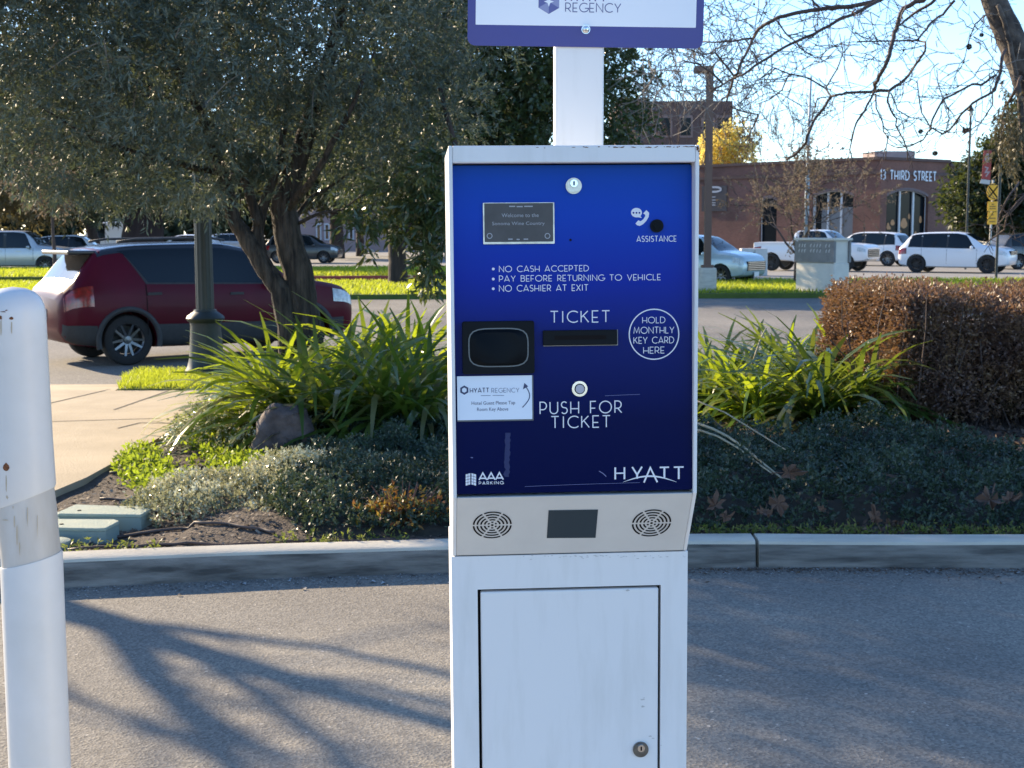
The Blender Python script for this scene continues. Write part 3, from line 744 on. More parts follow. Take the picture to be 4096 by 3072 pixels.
def twigs_leaves(P, Dt, per, tl, ll, lw, droop=0.0, spread=1.0):
    """P twig bases, Dt twig directions; per leaves along each twig of length tl"""
    n = len(P); t = RNG.random((n, per)); tlv = tl * RNG.uniform(.6, 1.3, (n, 1))
    C = P[:, None] + Dt[:, None] * (t * tlv)[..., None]; C[..., 2] -= droop * (t * tlv) ** 2
    D = unit(Dt[:, None] * .9 + rdir(n * per).reshape(n, per, 3) * spread)
    C = C.reshape(-1, 3); D = D.reshape(-1, 3); k = len(C)
    return leaf_quads(C, D, ll * RNG.uniform(.6, 1.25, k), lw * RNG.uniform(.7, 1.2, k), .15)
def blades(X, Y, Z, h, w, lean=.5):
    n = len(X); a = RNG.uniform(0, 6.28, n); h = h * RNG.uniform(.5, 1.3, n); ln = RNG.normal(0, lean, (n, 2))
    V = np.zeros((n, 4, 3)); cx_, sy_ = np.cos(a) * w / 2, np.sin(a) * w / 2
    V[:, 0] = np.stack([X - cx_, Y - sy_, Z], 1); V[:, 1] = np.stack([X + cx_, Y + sy_, Z], 1)
    V[:, 2] = np.stack([X + cx_ * .3 + ln[:, 0] * h, Y + sy_ * .3 + ln[:, 1] * h, Z + h], 1); V[:, 3] = np.stack([X - cx_ * .3 + ln[:, 0] * h, Y - sy_ * .3 + ln[:, 1] * h, Z + h], 1)
    return V.reshape(-1, 3)
M_grass = leafmat("grass_blades", [(.12, .17, .016), (.18, .25, .025), (.24, .28, .04)], (.60, .66, .04), rough=.5, tfac=.55)
n = 26000; X = RNG.uniform(-4.4, 1.6, n); Yg = RNG.uniform(14.08, 15.88, n); ok = X > -4.14 - (Yg - 14.07) * .22
tag(leaf_mesh("verge_grass", blades(X[ok], Yg[ok], np.full(ok.sum(), SWZ + .012), .06, .010), M_grass), "strip of short grass between pavement and street", "grass", kind='stuff')
n = 60000; X = RNG.uniform(-21, 32, n); Yg = 36.1 + 9.6 * RNG.random(n)
tag(leaf_mesh("median_grass", blades(X, Yg, np.full(n, .131), .10, .035), M_grass), "bright green grass on the nearer street median", "grass", kind='stuff')
n = 36000; X = RNG.uniform(-30, -1.1, n); Yg = 49.3 + 10.6 * RNG.random(n)
tag(leaf_mesh("median_grass", blades(X, Yg, np.full(n, .201), .12, .045), M_grass), "grass on the far median behind the red kerb", "grass", kind='stuff')

# ------------------------------------------------------------------ trees
M_bark = mat("olive_bark", (.016, .012, .010), (.088, .068, .053), scale=20, rough=.95, bump=1.0, bscale=26, stretch=(1, 1, .16), contrast=(.36, .66))
for n_ in M_bark.node_tree.nodes:
    if n_.type == 'BUMP': n_.inputs["Distance"].default_value = .09
M_twig = mat("twig_bark", (.050, .033, .028), (.095, .062, .05), scale=10, rough=.8)
M_barkd = mat("dark_bark", (.025, .018, .016), (.06, .042, .036), scale=8, rough=.95, bump=.8, bscale=20, stretch=(1, 1, .15))
M_olive = leafmat("olive_leaves", [(.032, .052, .046), (.058, .082, .070), (.100, .126, .104), (.21, .23, .18)], (.20, .24, .09), rough=.5, tfac=.24, spec=.32, clump=1.9)
M_oak = leafmat("evergreen_leaves", [(.022, .042, .018), (.04, .065, .026), (.06, .085, .035)], (.18, .21, .035), rough=.34, tfac=.24, spec=.55, clump=.9)
M_conif = leafmat("conifer_leaves", [(.018, .03, .014), (.035, .048, .022), (.06, .065, .03)], (.16, .15, .04), rough=.6, tfac=.22, clump=.25)
M_brush = leafmat("dry_leaves", [(.10, .078, .058), (.15, .118, .088), (.21, .172, .135)], (.26, .20, .13), rough=.8, tfac=.3)
M_yellow = leafmat("yellow_leaves", [(.60, .50, .12), (.74, .62, .18), (.8, .70, .26)], (.95, .82, .26), rough=.6, tfac=.55)
def pxlobe(u, v, Y, ru, rv, ry):
    p = at(u, v, Y); k = Y / FPX; return (p.x, p.y, p.z, ru * k, ry, rv * k)

# olive tree
OT = thing("olive_tree", "wide grey green olive tree leaning over the agapanthus left of the ticket machine", "tree", loc=(at(1230, 1600, 13).x, 13.0, .12))
def pl(Y, *pts): return [at(u, v, Y + (p[0] if p else 0)) for (u, v, *p) in pts]
def wob(mb, pts, rad, n=12, sub=5, amp=.05):
    P = []; Q = []
    for i in range(len(pts) - 1):
        for k in range(sub):
            t = k / sub; P.append(pts[i].lerp(pts[i + 1], t) + Vector((random.uniform(-1, 1), random.uniform(-1, 1), random.uniform(-1, 1))) * rad[i] * amp); Q.append(rad[i] + (rad[i + 1] - rad[i]) * t)
    P.append(pts[-1]); Q.append(rad[-1])
    return mb.tube(P, Q, n)
m = MB(); k13 = 13 / FPX
wob(m, pl(13, (1255, 1640), (1235, 1400), (1215, 1250), (1190, 1080), (1150, 950), (1135, 840), (1190, 640), (1300, 300), (1400, -100)), [a * k13 for a in (75, 64, 62, 60, 55, 52, 40, 28, 18)], 16)
wob(m, pl(12.9, (1180, 1620), (1150, 1300), (1120, 1160), (1050, 1060), (990, 960), (935, 880), (900, 720), (800, 450), (640, 150)), [a * k13 for a in (48, 42, 40, 38, 34, 28, 24, 18, 10)], 14)
wob(m, pl(12.95, (1040, 1040), (1030, 930), (1050, 830), (1120, 640), (1150, 400)), [a * k13 for a in (32, 24, 22, 16, 9)], 10)
wob(m, pl(12.9, (1035, 900), (1000, 780), (960, 640), (850, 500, .3), (600, 350, .5)), [a * k13 for a in (20, 20, 15, 10, 6)], 9)
for pts, r0 in ((((1170, 890), (1240, 790, .2), (1330, 740, .3), (1400, 690, .3), (1560, 640, .4)), 10), (((1190, 895), (1290, 850, -.2), (1370, 840, -.2), (1420, 800, -.3), (1600, 700, -.3)), 8), (((960, 760), (962, 860), (965, 900)), 4), (((1140, 850), (1260, 700, -.5), (1400, 450, -.8), (1500, 200, -.9)), 20),
                ((( 900, 700), (650, 640, -.4), (380, 560, -.7), (150, 420, -.8)), 14), (((1000, 760), (800, 600, .9), (500, 450, 1.3), (250, 200, 1.4)), 14)):
    wob(m, pl(13, *pts), [r0 * k13 * (1 - .8 * i / (len(pts) - 1)) for i in range(len(pts))], 7, 4, .25)
m.build("trunk", M_bark, OT, world=True, smooth=True)
lob = [pxlobe(*a) for a in ((120, 430, 12.3, 330, 250, 1.1), (-120, 250, 12.8, 330, 330, 1.2), (430, 560, 12.6, 330, 220, 1.2), (700, 640, 12.4, 270, 150, .9), (330, 150, 12.6, 380, 260, 1.4), (760, 330, 12.2, 380, 300, 1.3),
     (700, -50, 12.8, 420, 280, 1.5), (1080, 130, 12.4, 380, 300, 1.4), (1150, 470, 13.3, 360, 260, 1.2), (1480, 200, 12.6, 340, 300, 1.3), (1560, 500, 13.2, 300, 210, 1.0), (1400, 640, 13.6, 220, 110, .6), (1700, 420, 13.3, 260, 260, .9), (1250, -120, 13, 500, 250, 1.6), (1800, 60, 13, 280, 240, 1.1), (960, 720, 13.6, 180, 70, .5))]
lob += [(-6.3, 12.4, 5.1, 1.4, 1.2, 1.15), (-4.4, 12.6, 6.4, 1.5, 1.3, 1.1), (-5.4, 12.6, 4.7, 1.5, 1.3, 1.15), (-4.2, 12.4, 5.2, 1.6, 1.4, 1.3), (-2.0, 12.4, 5.6, 1.8, 1.5, 1.2)]  # lobes out of view, added to shade the right of the driveway
PT, Dn = in_lobes(lob, 22500, .5)
Dt = unit(Dn * .7 + rdir(len(PT)) * .8 + np.array([0, 0, -.15]))
Vv = [twigs_leaves(PT, Dt, 13, .30, .072, .016, .6, .75)]
PT2 = np.array([tuple(at(u, v, 12.6)) for u, v in [(random.gauss(1030, 25), random.gauss(715, 50)) for _ in range(50)]]); Vv.append(twigs_leaves(PT2, unit(rdir(50) * .5 + np.array([.1, -.3, .6])), 16, .25, .075, .017, 0, .6))
fr_ = [(random.uniform(60, 900), 0) for _ in range(260)]
PT3 = np.array([tuple(at(u, float(np.interp(u, [0, 150, 300, 450, 650, 900], [660, 730, 740, 760, 790, 790])) - random.uniform(0, 60), random.uniform(11.8, 13.2))) for u, _ in fr_]); Vv.append(twigs_leaves(PT3, unit(rdir(260) * .6 + np.array([0, 0, -.7])), 14, .28, .070, .016, 0, .6))
leaf_mesh("crown", np.concatenate(Vv), M_olive, OT)
# thin visible twigs inside the crown
m = MB()
for i in range(420):
    p = Vector(PT[random.randrange(len(PT))]); d = Vector((random.gauss(0, 1), random.gauss(0, 1), random.gauss(.1, .8))).normalized() * random.uniform(.2, .55)
    m.tube([p, p + d * .5 + Vector((0, 0, .03)), p + d], [.006, .004, .002], 4, cap=False)
m.build("twigs", mat("olive_twig", (.16, .13, .10), (.22, .19, .15), scale=8, rough=.8), OT, world=True)

# evergreen behind the machine: big dark crown
ET = thing("evergreen_tree", "dense dark green tree with drooping leaf sprays just left of the machine", "tree", loc=(at(1590, 1150, 43.5).x, 43.5, .13))
m = MB(); k43 = 43.5 / FPX
wob(m, pl(43.5, (1595, 1165), (1592, 1130), (1590, 1050), (1585, 930), (1620, 700), (1700, 400), (1800, 100)), [a * k43 for a in (52, 40, 36, 34, 30, 22, 14)], 14)
wob(m, pl(43.5, (1590, 940), (1800, 700), (2050, 500), (2300, 250)), [a * k43 for a in (26, 20, 14, 8)], 9)
m.build("trunk", M_barkd, ET, world=True, smooth=True)
lob = [pxlobe(*a) for a in ((1950, 250, 43, 330, 330, 2.5), (1850, 520, 42, 300, 250, 2.2), (2230, 150, 43, 300, 300, 2.4), (2200, 430, 42, 320, 200, 2.2), (2420, 380, 42.5, 150, 190, 1.6), (2520, 520, 42, 80, 60, 1.0), (2480, 470, 42, 100, 90, 1.1), (1700, 150, 43, 300, 300, 2.5), (1620, 480, 42.5, 300, 300, 2.2), (1620, 760, 42.3, 160, 130, 1.0), (1730, 830, 42, 120, 160, 1.0), (1500, 700, 43, 200, 120, 1.2), (2000, -150, 43, 600, 250, 3))]
PT, Dn = in_lobes(lob, 6500, .55)
leaf_mesh("crown", twigs_leaves(PT, unit(Dn + rdir(len(PT)) + np.array([0, 0, -.3])), 11, .8, .24, .085, .3, .8), M_oak, ET)
# a nearer hanging spray of lance leaves belongs to a small tree by the machine
HT = thing("hanging_branch_tree", "slender dark tree whose leaf sprays hang low beside the machine over the street", "tree", loc=(at(1905, 1640, 12.6).x, 12.6, .12))
m = MB(); wob(m, pl(12.6, (1905, 1640), (1900, 1300), (1890, 1000), (1850, 700), (1760, 350)), [.05, .045, .04, .03, .02], 8)
wob(m, pl(12.6, (1880, 850), (1700, 830, -.2), (1640, 900, -.3), (1600, 1000, -.4)), [.018, .014, .010, .005], 6, 4, .3)
wob(m, pl(12.6, (1888, 960), (1740, 1020, -.1), (1720, 1100, -.2), (1700, 1150, -.2)), [.014, .012, .008, .004], 6, 4, .3)
m.build("trunk", M_barkd, HT, world=True, smooth=True)
Vv = []
for u, v, su, sv, nn in ((1640, 870, 90, 55, 70), (1500, 880, 60, 40, 26), (1470, 1000, 30, 18, 7), (1720, 1100, 40, 45, 26), (1740, 900, 50, 110, 70), (1720, 1010, 45, 50, 30), (1740, 720, 60, 120, 110), (1640, 740, 90, 60, 50), (1390, 850, 30, 40, 12)):
    P_ = np.array([tuple(at(random.gauss(u, su * .7), random.gauss(v, sv * .7), random.uniform(12.2, 12.9))) for _ in range(nn)])
    Vv.append(twigs_leaves(P_, unit(rdir(nn) * .7 + np.array([-.2, -.1, -.55])), 7, .16, .125, .030, .5, .8))
leaf_mesh("crown", np.concatenate(Vv), M_oak, HT)

# recursive bare skeletons
def grow(mb, p, d, L, r, depth, rnd, curl=.35, up=.1, nsplit=(2, 3), shrink=.72, n=5, tips=None, rmin=.003):
    pts = [p]; seg = 4; dd = d.copy()
    for i in range(seg):
        dd = (dd + Vector((rnd.gauss(0, 1), rnd.gauss(0, 1), rnd.gauss(0, 1))) * curl * .4 + Vector((0, 0, up * .3))).normalized()
        pts.append(pts[-1] + dd * (L / seg))
    r1 = max(r * .62, rmin)
    mb.tube(pts, [r + (r1 - r) * i / seg for i in range(seg + 1)], n if depth > 1 else 3, cap=False)
    if depth <= 0:
        if tips is not None: tips.append((pts[-1], dd))
        return
    for k in range(rnd.randint(*nsplit)):
        nd = (dd + Vector((rnd.gauss(0, 1), rnd.gauss(0, 1), rnd.gauss(0, 1))) * .62).normalized()
        q = pts[-1] if k < 2 else pts[rnd.randint(2, 3)]
        grow(mb, q, nd, L * shrink * rnd.uniform(.75, 1.15), r1 * (.9 if k == 0 else .7), depth - 1, rnd, curl, up, nsplit, shrink, n, tips, rmin)
# ------------------------------------------------------------------ sycamore: trunk at top right, hanging bare branches and seed balls
SYT = thing("sycamore_tree", "bare sycamore with hanging twigs and seed balls, trunk at the upper right", "tree", loc=(at(4420, 1300, 19).x, 19.0, .12))
m = MB(); k19 = 19 / FPX
wob(m, pl(19, (4480, 1500), (4400, 1000), (4260, 620), (4160, 420), (4075, 220), (3990, 40), (3930, -120), (3800, -420)), [a * k19 for a in (105, 90, 78, 70, 58, 48, 42, 34)], 14)
wob(m, pl(18.8, (4110, 640), (4080, 400), (4040, 170), (4010, 60), (3990, 20)), [a * k19 for a in (14, 12, 10, 10, 8)], 7, 4, .3)
m.build("trunk", mat("sycamore_bark", (.035, .028, .024), (.11, .09, .075), scale=5, rough=.9, bump=.8, bscale=20, contrast=(.4, .6)), SYT, world=True, smooth=True)
c4 = lambda *P: [(2700 + x / 2.949, y / 2.949) for x, y in P]
c5 = lambda *P: [(3346 + x / 2.949, y / 2.949) for x, y in P]
c7 = lambda *P: [(3396 + x / 3.16, 450 + y / 3.16) for x, y in P]
BR = [  # polylines of pixel points, start radius px, end radius px, depth
 ([(3640, -60)] + c5((520, 0), (0, 95)) + c4((1740, 115), (1270, 185), (1100, 260), (980, 350), (920, 450), (880, 560), (800, 690), (740, 850), (690, 920), (640, 1080), (610, 1200)), 11, 5, 18.5),
 (c5((500, 0), (240, 140), (0, 255)) + c4((1640, 400), (1300, 550), (1000, 740), (800, 880), (690, 920), (560, 1000), (420, 1080)), 9, 4, 18.2),
 ([(3760, -60)] + c5((1010, 0), (790, 90), (720, 300), (660, 450), (620, 650), (540, 850), (450, 1000), (450, 1080)), 12, 8, 18.8),
 (c5((450, 1080), (100, 1100), (0, 1130)) + c4((1840, 1140), (1780, 1040), (1570, 920), (1350, 870), (1180, 800)), 7, 3, 18.7),
 (c5((450, 1080), (330, 1300), (230, 1450), (180, 1652)) + [(3400, 600), (3410, 650)], 5.5, 3, 18.6),
 (c5((450, 1080), (620, 1065), (800, 950), (950, 750), (1040, 600), (1050, 500), (950, 480)), 8, 4, 18.9),
 (c5((1170, 0), (980, 110), (850, 210), (720, 310)), 8, 5, 18.6),
 (c5((1390, 0), (1250, 170), (1120, 260), (1030, 380), (950, 480), (800, 480), (430, 490), (240, 490)), 7, 3, 19.2),
 (c5((1980, 580), (1930, 850), (1870, 1060), (1600, 1220), (1480, 1340), (1340, 1530), (1250, 1580), (1110, 1500), (1000, 1330), (950, 960)), 8, 2.5, 18.4),
 (c5((1890, 880), (1700, 1000), (1600, 990), (1260, 1170), (1130, 1400), (1110, 1510), (1020, 1652)) + [(3640, 585), (3590, 590)], 6, 3, 18.2),
 (c4((1840, 1140), (1740, 1290), (1650, 1400), (1560, 1600)) + [(3225, 570), (3190, 610), (3145, 640)], 7, 6, 18.9),
 (c4((1840, 1140), (1680, 1160), (1620, 1400), (1560, 1500)), 3, 2, 18.9),
 (c4((1780, 1040), (1910, 820), (1980, 620), (1940, 400)), 4, 2, 18.9),
 (c4((920, 450), (700, 480), (470, 500), (330, 490)), 5, 3, 18.5), (c4((690, 890), (480, 620), (330, 640), (130, 570)), 5, 2.5, 18.4), (c4((560, 980), (420, 850), (290, 760), (100, 715), (0, 750)), 5, 2.5, 18.3),
 (c4((1740, 115), (1640, 20), (1560, -60)), 5, 6, 18.6), (c4((480, 620), (460, 500)), 3, 2, 18.4), (c4((1200, 240), (1330, 420), (1420, 490), (1500, 590), (1660, 680), (1850, 660)), 4, 2, 18.3),
 (c4((1330, 420), (1580, 360)), 4, 2.5, 18.3), (c4((910, 600), (990, 740)), 3, 3, 18.4), (c4((1350, 870), (1260, 1060), (1110, 1180), (960, 1230)), 4, 2, 18.8), (c4((1180, 800), (1130, 860), (970, 940), (850, 1130), (750, 1230), (690, 1260)), 4, 2, 18.8),
 (c4((650, 1260), (860, 1330), (980, 1350), (960, 1420), (870, 1600), (830, 1660)), 4, 3, 18.8),
 (c5((1840, 1050), (1840, 1240), (1700, 1450), (1480, 1600)), 4, 2, 18.3), (c5((1990, 1250), (2100, 1080), (2180, 900)), 8, 7, 18.6), (c5((1990, 1250), (1950, 1400), (2000, 1500)), 5, 3, 18.6), (c5((1750, 180), (1640, 280), (1560, 480), (1500, 750)), 4, 2, 18.7),
 (c5((620, 1070), (600, 1200), (660, 1340), (710, 1400), (700, 1480), (790, 1652)) + [(3628, 600), (3632, 640)], 5, 3, 18.5), (c5((640, 1090), (720, 1300), (880, 1390), (1030, 1390)), 3.5, 2, 18.5), (c5((460, 1110), (470, 1280), (550, 1450), (550, 1550), (610, 1620)) + [(3545, 590), (3542, 640)], 4, 2.5, 18.4),
 (c5((1270, 1170), (1320, 1300), (1330, 1430), (1290, 1540)), 3, 2, 18.2), (c5((1100, 1500), (1340, 1560)), 2, 2, 18.2),
 (c7((2300, 900), (2212, 1040), (2000, 1290), (1940, 1320)), 6, 3.5, 17.5), (c7((2150, 880), (2060, 1000), (1960, 1180), (1910, 1290), (1890, 1400), (1900, 1500)), 5, 4, 17.5), (c7((2350, 950), (2212, 1080), (1990, 1330), (1960, 1480), (1860, 1560), (1740, 1640)), 5, 3, 17.5), (c7((1890, 1390), (1780, 1510)), 3, 2, 17.5),
]
m = MB(); tw = []
rnd = random.Random(21)
for pts, r0, r1, Yd in BR:
    P = [at(u, v, Yd + .25 * math.sin(i * 1.3 + u * .01)) for i, (u, v) in enumerate(pts)]; k_ = Yd / FPX; n_ = len(P)
    wob(m, P, [(r0 + (r1 - r0) * i / (n_ - 1)) * k_ * .85 for i in range(n_)], 6, 3, .45)
    for i in range(n_ - 1):
        Ls = (P[i + 1] - P[i]).length; d_ = (P[i + 1] - P[i]).normalized()
        for j in range(int(Ls / .155 + rnd.random())):
            q = P[i].lerp(P[i + 1], rnd.random()); tw.append((q, d_))
m.build("branches", M_twig, SYT, world=True, smooth=True)
m = MB()
for q, d_ in tw:
    if q.z < 2.9 and q.x > 5.5: 
        if rnd.random() < .4: continue
    L = rnd.uniform(.16, .62); s_ = Vector((rnd.gauss(0, 1), rnd.gauss(0, .8), rnd.gauss(-.25, .8)))
    dd = (d_ * .55 + s_ * .75).normalized(); pts = [q]; 
    for k in range(5):
        dd = (dd + Vector((rnd.gauss(0, .22), rnd.gauss(0, .2), rnd.gauss(.03, .22)))).normalized(); pts.append(pts[-1] + dd * L / 5)
    m.tube(pts, [.0062, .0054, .0047, .0041, .0036, .0042], 4, cap=False)
    if L > .3:
        for jj in (2, 3):
            e = (dd + Vector((rnd.gauss(0, .7), rnd.gauss(0, .5), rnd.gauss(0, .7)))).normalized(); q2 = pts[jj]; m.tube([q2, q2 + e * L * .2, q2 + e * L * .36 + Vector((0, 0, .012))], [.0052, .0044, .0045], 3, cap=False)
            if rnd.random() < .5: m.lathe([(0, -.008), (.008, 0), (0, .010)], 5, Matrix.Translation(pts[jj]), cap=False)
m.build("twigs", M_twig, SYT, world=True)
# dense fine twigs in the upper centre right (behind the sign)
m = MB()
for i in range(330):
    u = rnd.uniform(2560, 3050) if i % 3 else rnd.uniform(3000, 4000); v = rnd.uniform(-60, 420) if i % 3 else rnd.uniform(-60, 330); q = at(u, v, rnd.uniform(18.5, 22))
    dd = Vector((rnd.gauss(0, 1), rnd.gauss(0, .4), rnd.gauss(0, 1))).normalized(); L = rnd.uniform(.3, 1.0); pts = [q]
    for k in range(6):
        dd = (dd + Vector((rnd.gauss(0, .25), rnd.gauss(0, .2), rnd.gauss(0, .25)))).normalized(); pts.append(pts[-1] + dd * L / 6)
    m.tube(pts, [.0085, .0075, .0065, .0058, .005, .0045, .004], 4, cap=False)
    for jj in (2, 4): 
        e = (dd + Vector((rnd.gauss(0, .9), 0, rnd.gauss(0, .9)))).normalized(); m.tube([pts[jj], pts[jj] + e * L * .2, pts[jj] + e * L * .36], [.006, .005, .004], 3, cap=False)
m.build("twigs", mat("pale_twig", (.14, .13, .12), (.22, .20, .18), scale=6, rough=.8), SYT, world=True)
M_ball = mat("seed_ball", (.05, .025, .018), (.10, .055, .035), scale=60, rough=1.0, bump=1, bscale=120)
balls = [(3876, 187, 12), (3926, 140, 9), (3682, 526, 10), (3740, 613, 11), (3016, 17, 5), (3551, 548, 6), (3615, 200, 5)]
for i, (u, v, r_) in enumerate(balls):
    p = at(u, v, 18.3); rr = r_ * 18.3 / FPX; m = MB(); vs = []; 
    for a in range(140):
        d_ = Vector((rnd.gauss(0, 1), rnd.gauss(0, 1), rnd.gauss(0, 1))).normalized(); s_ = d_.orthogonal().normalized() * rr * .22; t_ = d_.cross(s_)
        m.add([p + d_ * rr * .6 + s_, p + d_ * rr * .6 - s_ * .5 + t_ * .8, p + d_ * rr * .6 - s_ * .5 - t_ * .8, p + d_ * rr * rnd.uniform(1.0, 1.22)], [(0, 1, 3), (1, 2, 3), (2, 0, 3)])
    m.tube([p + Vector((0, 0, rr)), p + Vector((.005, 0, rr + .06)), p + Vector((0, 0, rr + .15))], .0035, 4)
    m.build("seed_ball", M_ball, SYT, world=True)
m = MB(); p = at(3866, 518, 18.3); kk = 18.3 / FPX
m.add([p + Vector((x * kk, .03 * (i % 3), -y * kk)) for i, (x, y) in enumerate(((-15, -12), (-6, -10), (2, -6), (13, -8), (12, 2), (9, 10), (0, 12), (-8, 16), (-12, 8), (-16, 0)))], [tuple(range(10))])
m.build("withered_leaf", M_ball, SYT, world=True)
# mossy ragged clump low on trunk
Pm = np.array([tuple(at(random.gauss(4040, 28), random.gauss(540, 80), random.uniform(18.3, 18.9))) for _ in range(260)])
leaf_mesh("withered_foliage", twigs_leaves(Pm, unit(rdir(260) * .5 + np.array([0, 0, -.8])), 8, .16, .07, .022, 0, .5), leafmat("withered", [(.05, .045, .025), (.10, .085, .045), (.17, .14, .08)], (.2, .17, .07), tfac=.3), SYT)
# bare street tree off the left edge: its shadow streaks the asphalt
LT = thing("bare_street_tree", "bare street tree beyond the left edge that throws its shadow on the asphalt", "tree", loc=(0, 0, 0))
sh_d = Vector((-math.sin(SUN_AZ), math.cos(SUN_AZ), math.tan(SUN_EL)))
def limb(t, pts): return [gnd(u, v) + sh_d * (t + .25 * math.sin(i * 2.1)) for i, (u, v) in enumerate(pts)]
m = MB(); rnd = random.Random(4)
L1 = limb(10.2, [(250, 2440), (480, 2500), (760, 2600), (1100, 2700), (1450, 2800), (1800, 2900), (2300, 3050)])
foot = Vector((L1[0].x - .5, L1[0].y + .5, 0)); LT.location = foot; ROOTM[LT.name] = Matrix.Translation(foot)
wob(m, [foot, foot + Vector((.05, 0, 1.5)), foot.lerp(L1[0], .75) + Vector((0, 0, .4)), L1[0], L1[1]], [.20, .17, .15, .13, .11], 10)
wob(m, L1[1:], [.10, .09, .08, .07, .06, .04], 8)
for t, pts, r0, r1 in ((10.2, [(480, 2500), (620, 2700), (760, 2850), (950, 3072), (1150, 3300)], .085, .04), (10.6, [(560, 2500), (900, 2545), (1300, 2590), (1800, 2700)], .04, .025), (10.3, [(760, 2600), (1050, 2780), (1220, 2900), (1450, 3080)], .05, .03), (11, [(150, 2740), (300, 2790), (520, 2870), (840, 2990)], .035, .02), (10.8, [(1100, 2700), (1350, 2720), (1700, 2790)], .03, .02),
                       (10.4, [(700, 2780), (1000, 2960), (1300, 3200)], .035, .02), (10.8, [(2760, 2560), (3000, 2640), (3300, 2700)], .05, .03)):
    P = limb(t, pts); n_ = len(P); wob(m, P, [r0 + (r1 - r0) * i / (n_ - 1) for i in range(n_)], 7, 4, .2)
    for k in range(7):
        q = P[rnd.randrange(1, n_)]; d_ = Vector((rnd.gauss(.3, 1), rnd.gauss(-.3, 1), rnd.gauss(.4, .8))).normalized(); m.tube([q, q + d_ * .5, q + d_ * .9 + Vector((0, 0, .1))], [.014, .010, .006], 5)
m.build("trunk", M_twig, LT, world=True)
from mathutils import noise as mnoise
# ------------------------------------------------------------------ agapanthus clumps
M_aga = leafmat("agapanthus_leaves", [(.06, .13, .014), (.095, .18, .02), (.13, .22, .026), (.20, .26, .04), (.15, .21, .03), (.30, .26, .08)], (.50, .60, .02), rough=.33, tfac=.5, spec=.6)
M_agad = leafmat("agapanthus_shaded_leaves", [(.04, .085, .014), (.06, .11, .02), (.15, .13, .06)], (.28, .36, .03), rough=.3, tfac=.36, spec=.55)  # darker copy of the leaf colours, shade painted in for the shaded clumps
def agapanthus(x, y, z, n, L, Wd, seed, m, label):
    r = np.random.default_rng(seed); rt = thing("agapanthus", label, "plant", (x, y, z), group="agapanthus plants in the bed")
    a = r.uniform(0, 2 * np.pi, n); inc = r.uniform(.10, 1.30, n) ** .9; Ln = L * r.uniform(.65, 1.2, n); base = r.normal(0, .05, (n, 2))
    S = 7; V = np.zeros((n, S, 2, 3)); p = np.stack([base[:, 0], base[:, 1], np.full(n, -.02)], 1)
    side = np.stack([-np.sin(a), np.cos(a), r.normal(0, .25, n)], 1); drop = r.uniform(.14, .42, n)
    for s_ in range(S):
        t = s_ / (S - 1); w = Wd * (.55 + .9 * t - 1.28 * t ** 3) * r.uniform(.95, 1.05, n)
        w = np.maximum(w, Wd * .12)
        V[:, s_, 0] = p - side * w[:, None] / 2; V[:, s_, 1] = p + side * w[:, None] / 2
        th = np.clip(inc + drop * s_, 0, 2.5); st = Ln / (S - 1)
        p = p + np.stack([np.sin(th) * np.cos(a), np.sin(th) * np.sin(a), np.cos(th)], 1) * st[:, None]
    V[..., 2] = np.maximum(V[..., 2], .008)
    idx = np.arange(n * S * 2).reshape(n, S, 2); F = np.stack([idx[:, :-1, 0], idx[:, 1:, 0], idx[:, 1:, 1], idx[:, :-1, 1]], -1).reshape(-1, 4)
    npmesh("leaves", V.reshape(-1, 3), F, m, rt)
    return rt
AG = "agapanthus clump "
spots = [  # u, v of the base, scale, description
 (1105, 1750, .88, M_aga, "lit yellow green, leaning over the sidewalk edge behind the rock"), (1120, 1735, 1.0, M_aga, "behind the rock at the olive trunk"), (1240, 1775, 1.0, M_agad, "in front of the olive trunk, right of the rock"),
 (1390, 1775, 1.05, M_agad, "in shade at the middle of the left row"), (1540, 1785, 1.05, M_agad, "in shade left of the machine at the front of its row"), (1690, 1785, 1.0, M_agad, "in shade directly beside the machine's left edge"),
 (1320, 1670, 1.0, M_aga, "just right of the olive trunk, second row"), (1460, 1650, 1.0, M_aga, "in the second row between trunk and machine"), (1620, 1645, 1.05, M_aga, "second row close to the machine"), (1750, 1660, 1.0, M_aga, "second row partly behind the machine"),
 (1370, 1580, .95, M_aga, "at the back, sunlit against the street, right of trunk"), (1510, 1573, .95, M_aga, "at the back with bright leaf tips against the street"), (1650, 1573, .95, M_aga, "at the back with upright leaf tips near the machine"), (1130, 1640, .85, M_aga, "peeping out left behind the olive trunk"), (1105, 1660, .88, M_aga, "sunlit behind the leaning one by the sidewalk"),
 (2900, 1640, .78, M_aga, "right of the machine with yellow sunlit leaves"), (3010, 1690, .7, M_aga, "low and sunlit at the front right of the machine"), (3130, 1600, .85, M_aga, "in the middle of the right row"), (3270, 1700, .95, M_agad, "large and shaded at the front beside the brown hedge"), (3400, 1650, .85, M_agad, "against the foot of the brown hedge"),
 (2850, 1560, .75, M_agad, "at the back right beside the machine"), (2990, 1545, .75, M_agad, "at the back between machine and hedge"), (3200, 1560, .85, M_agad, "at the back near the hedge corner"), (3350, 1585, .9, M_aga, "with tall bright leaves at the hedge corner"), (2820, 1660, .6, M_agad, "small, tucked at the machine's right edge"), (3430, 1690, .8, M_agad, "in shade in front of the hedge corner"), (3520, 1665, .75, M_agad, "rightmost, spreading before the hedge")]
for i, (u, v, s_, mt, ds) in enumerate(spots):
    p = gnd(u, v, .14); y_ = min(p.y, 13.15); x_ = p.x * y_ / p.y
    agapanthus(x_, y_, soil_z(x_, y_), int(104 + 30 * s_), (1.26 if u < 1900 else 1.26) * s_, .056 * (s_ ** .5), 100 + i, mt, AG + ds)
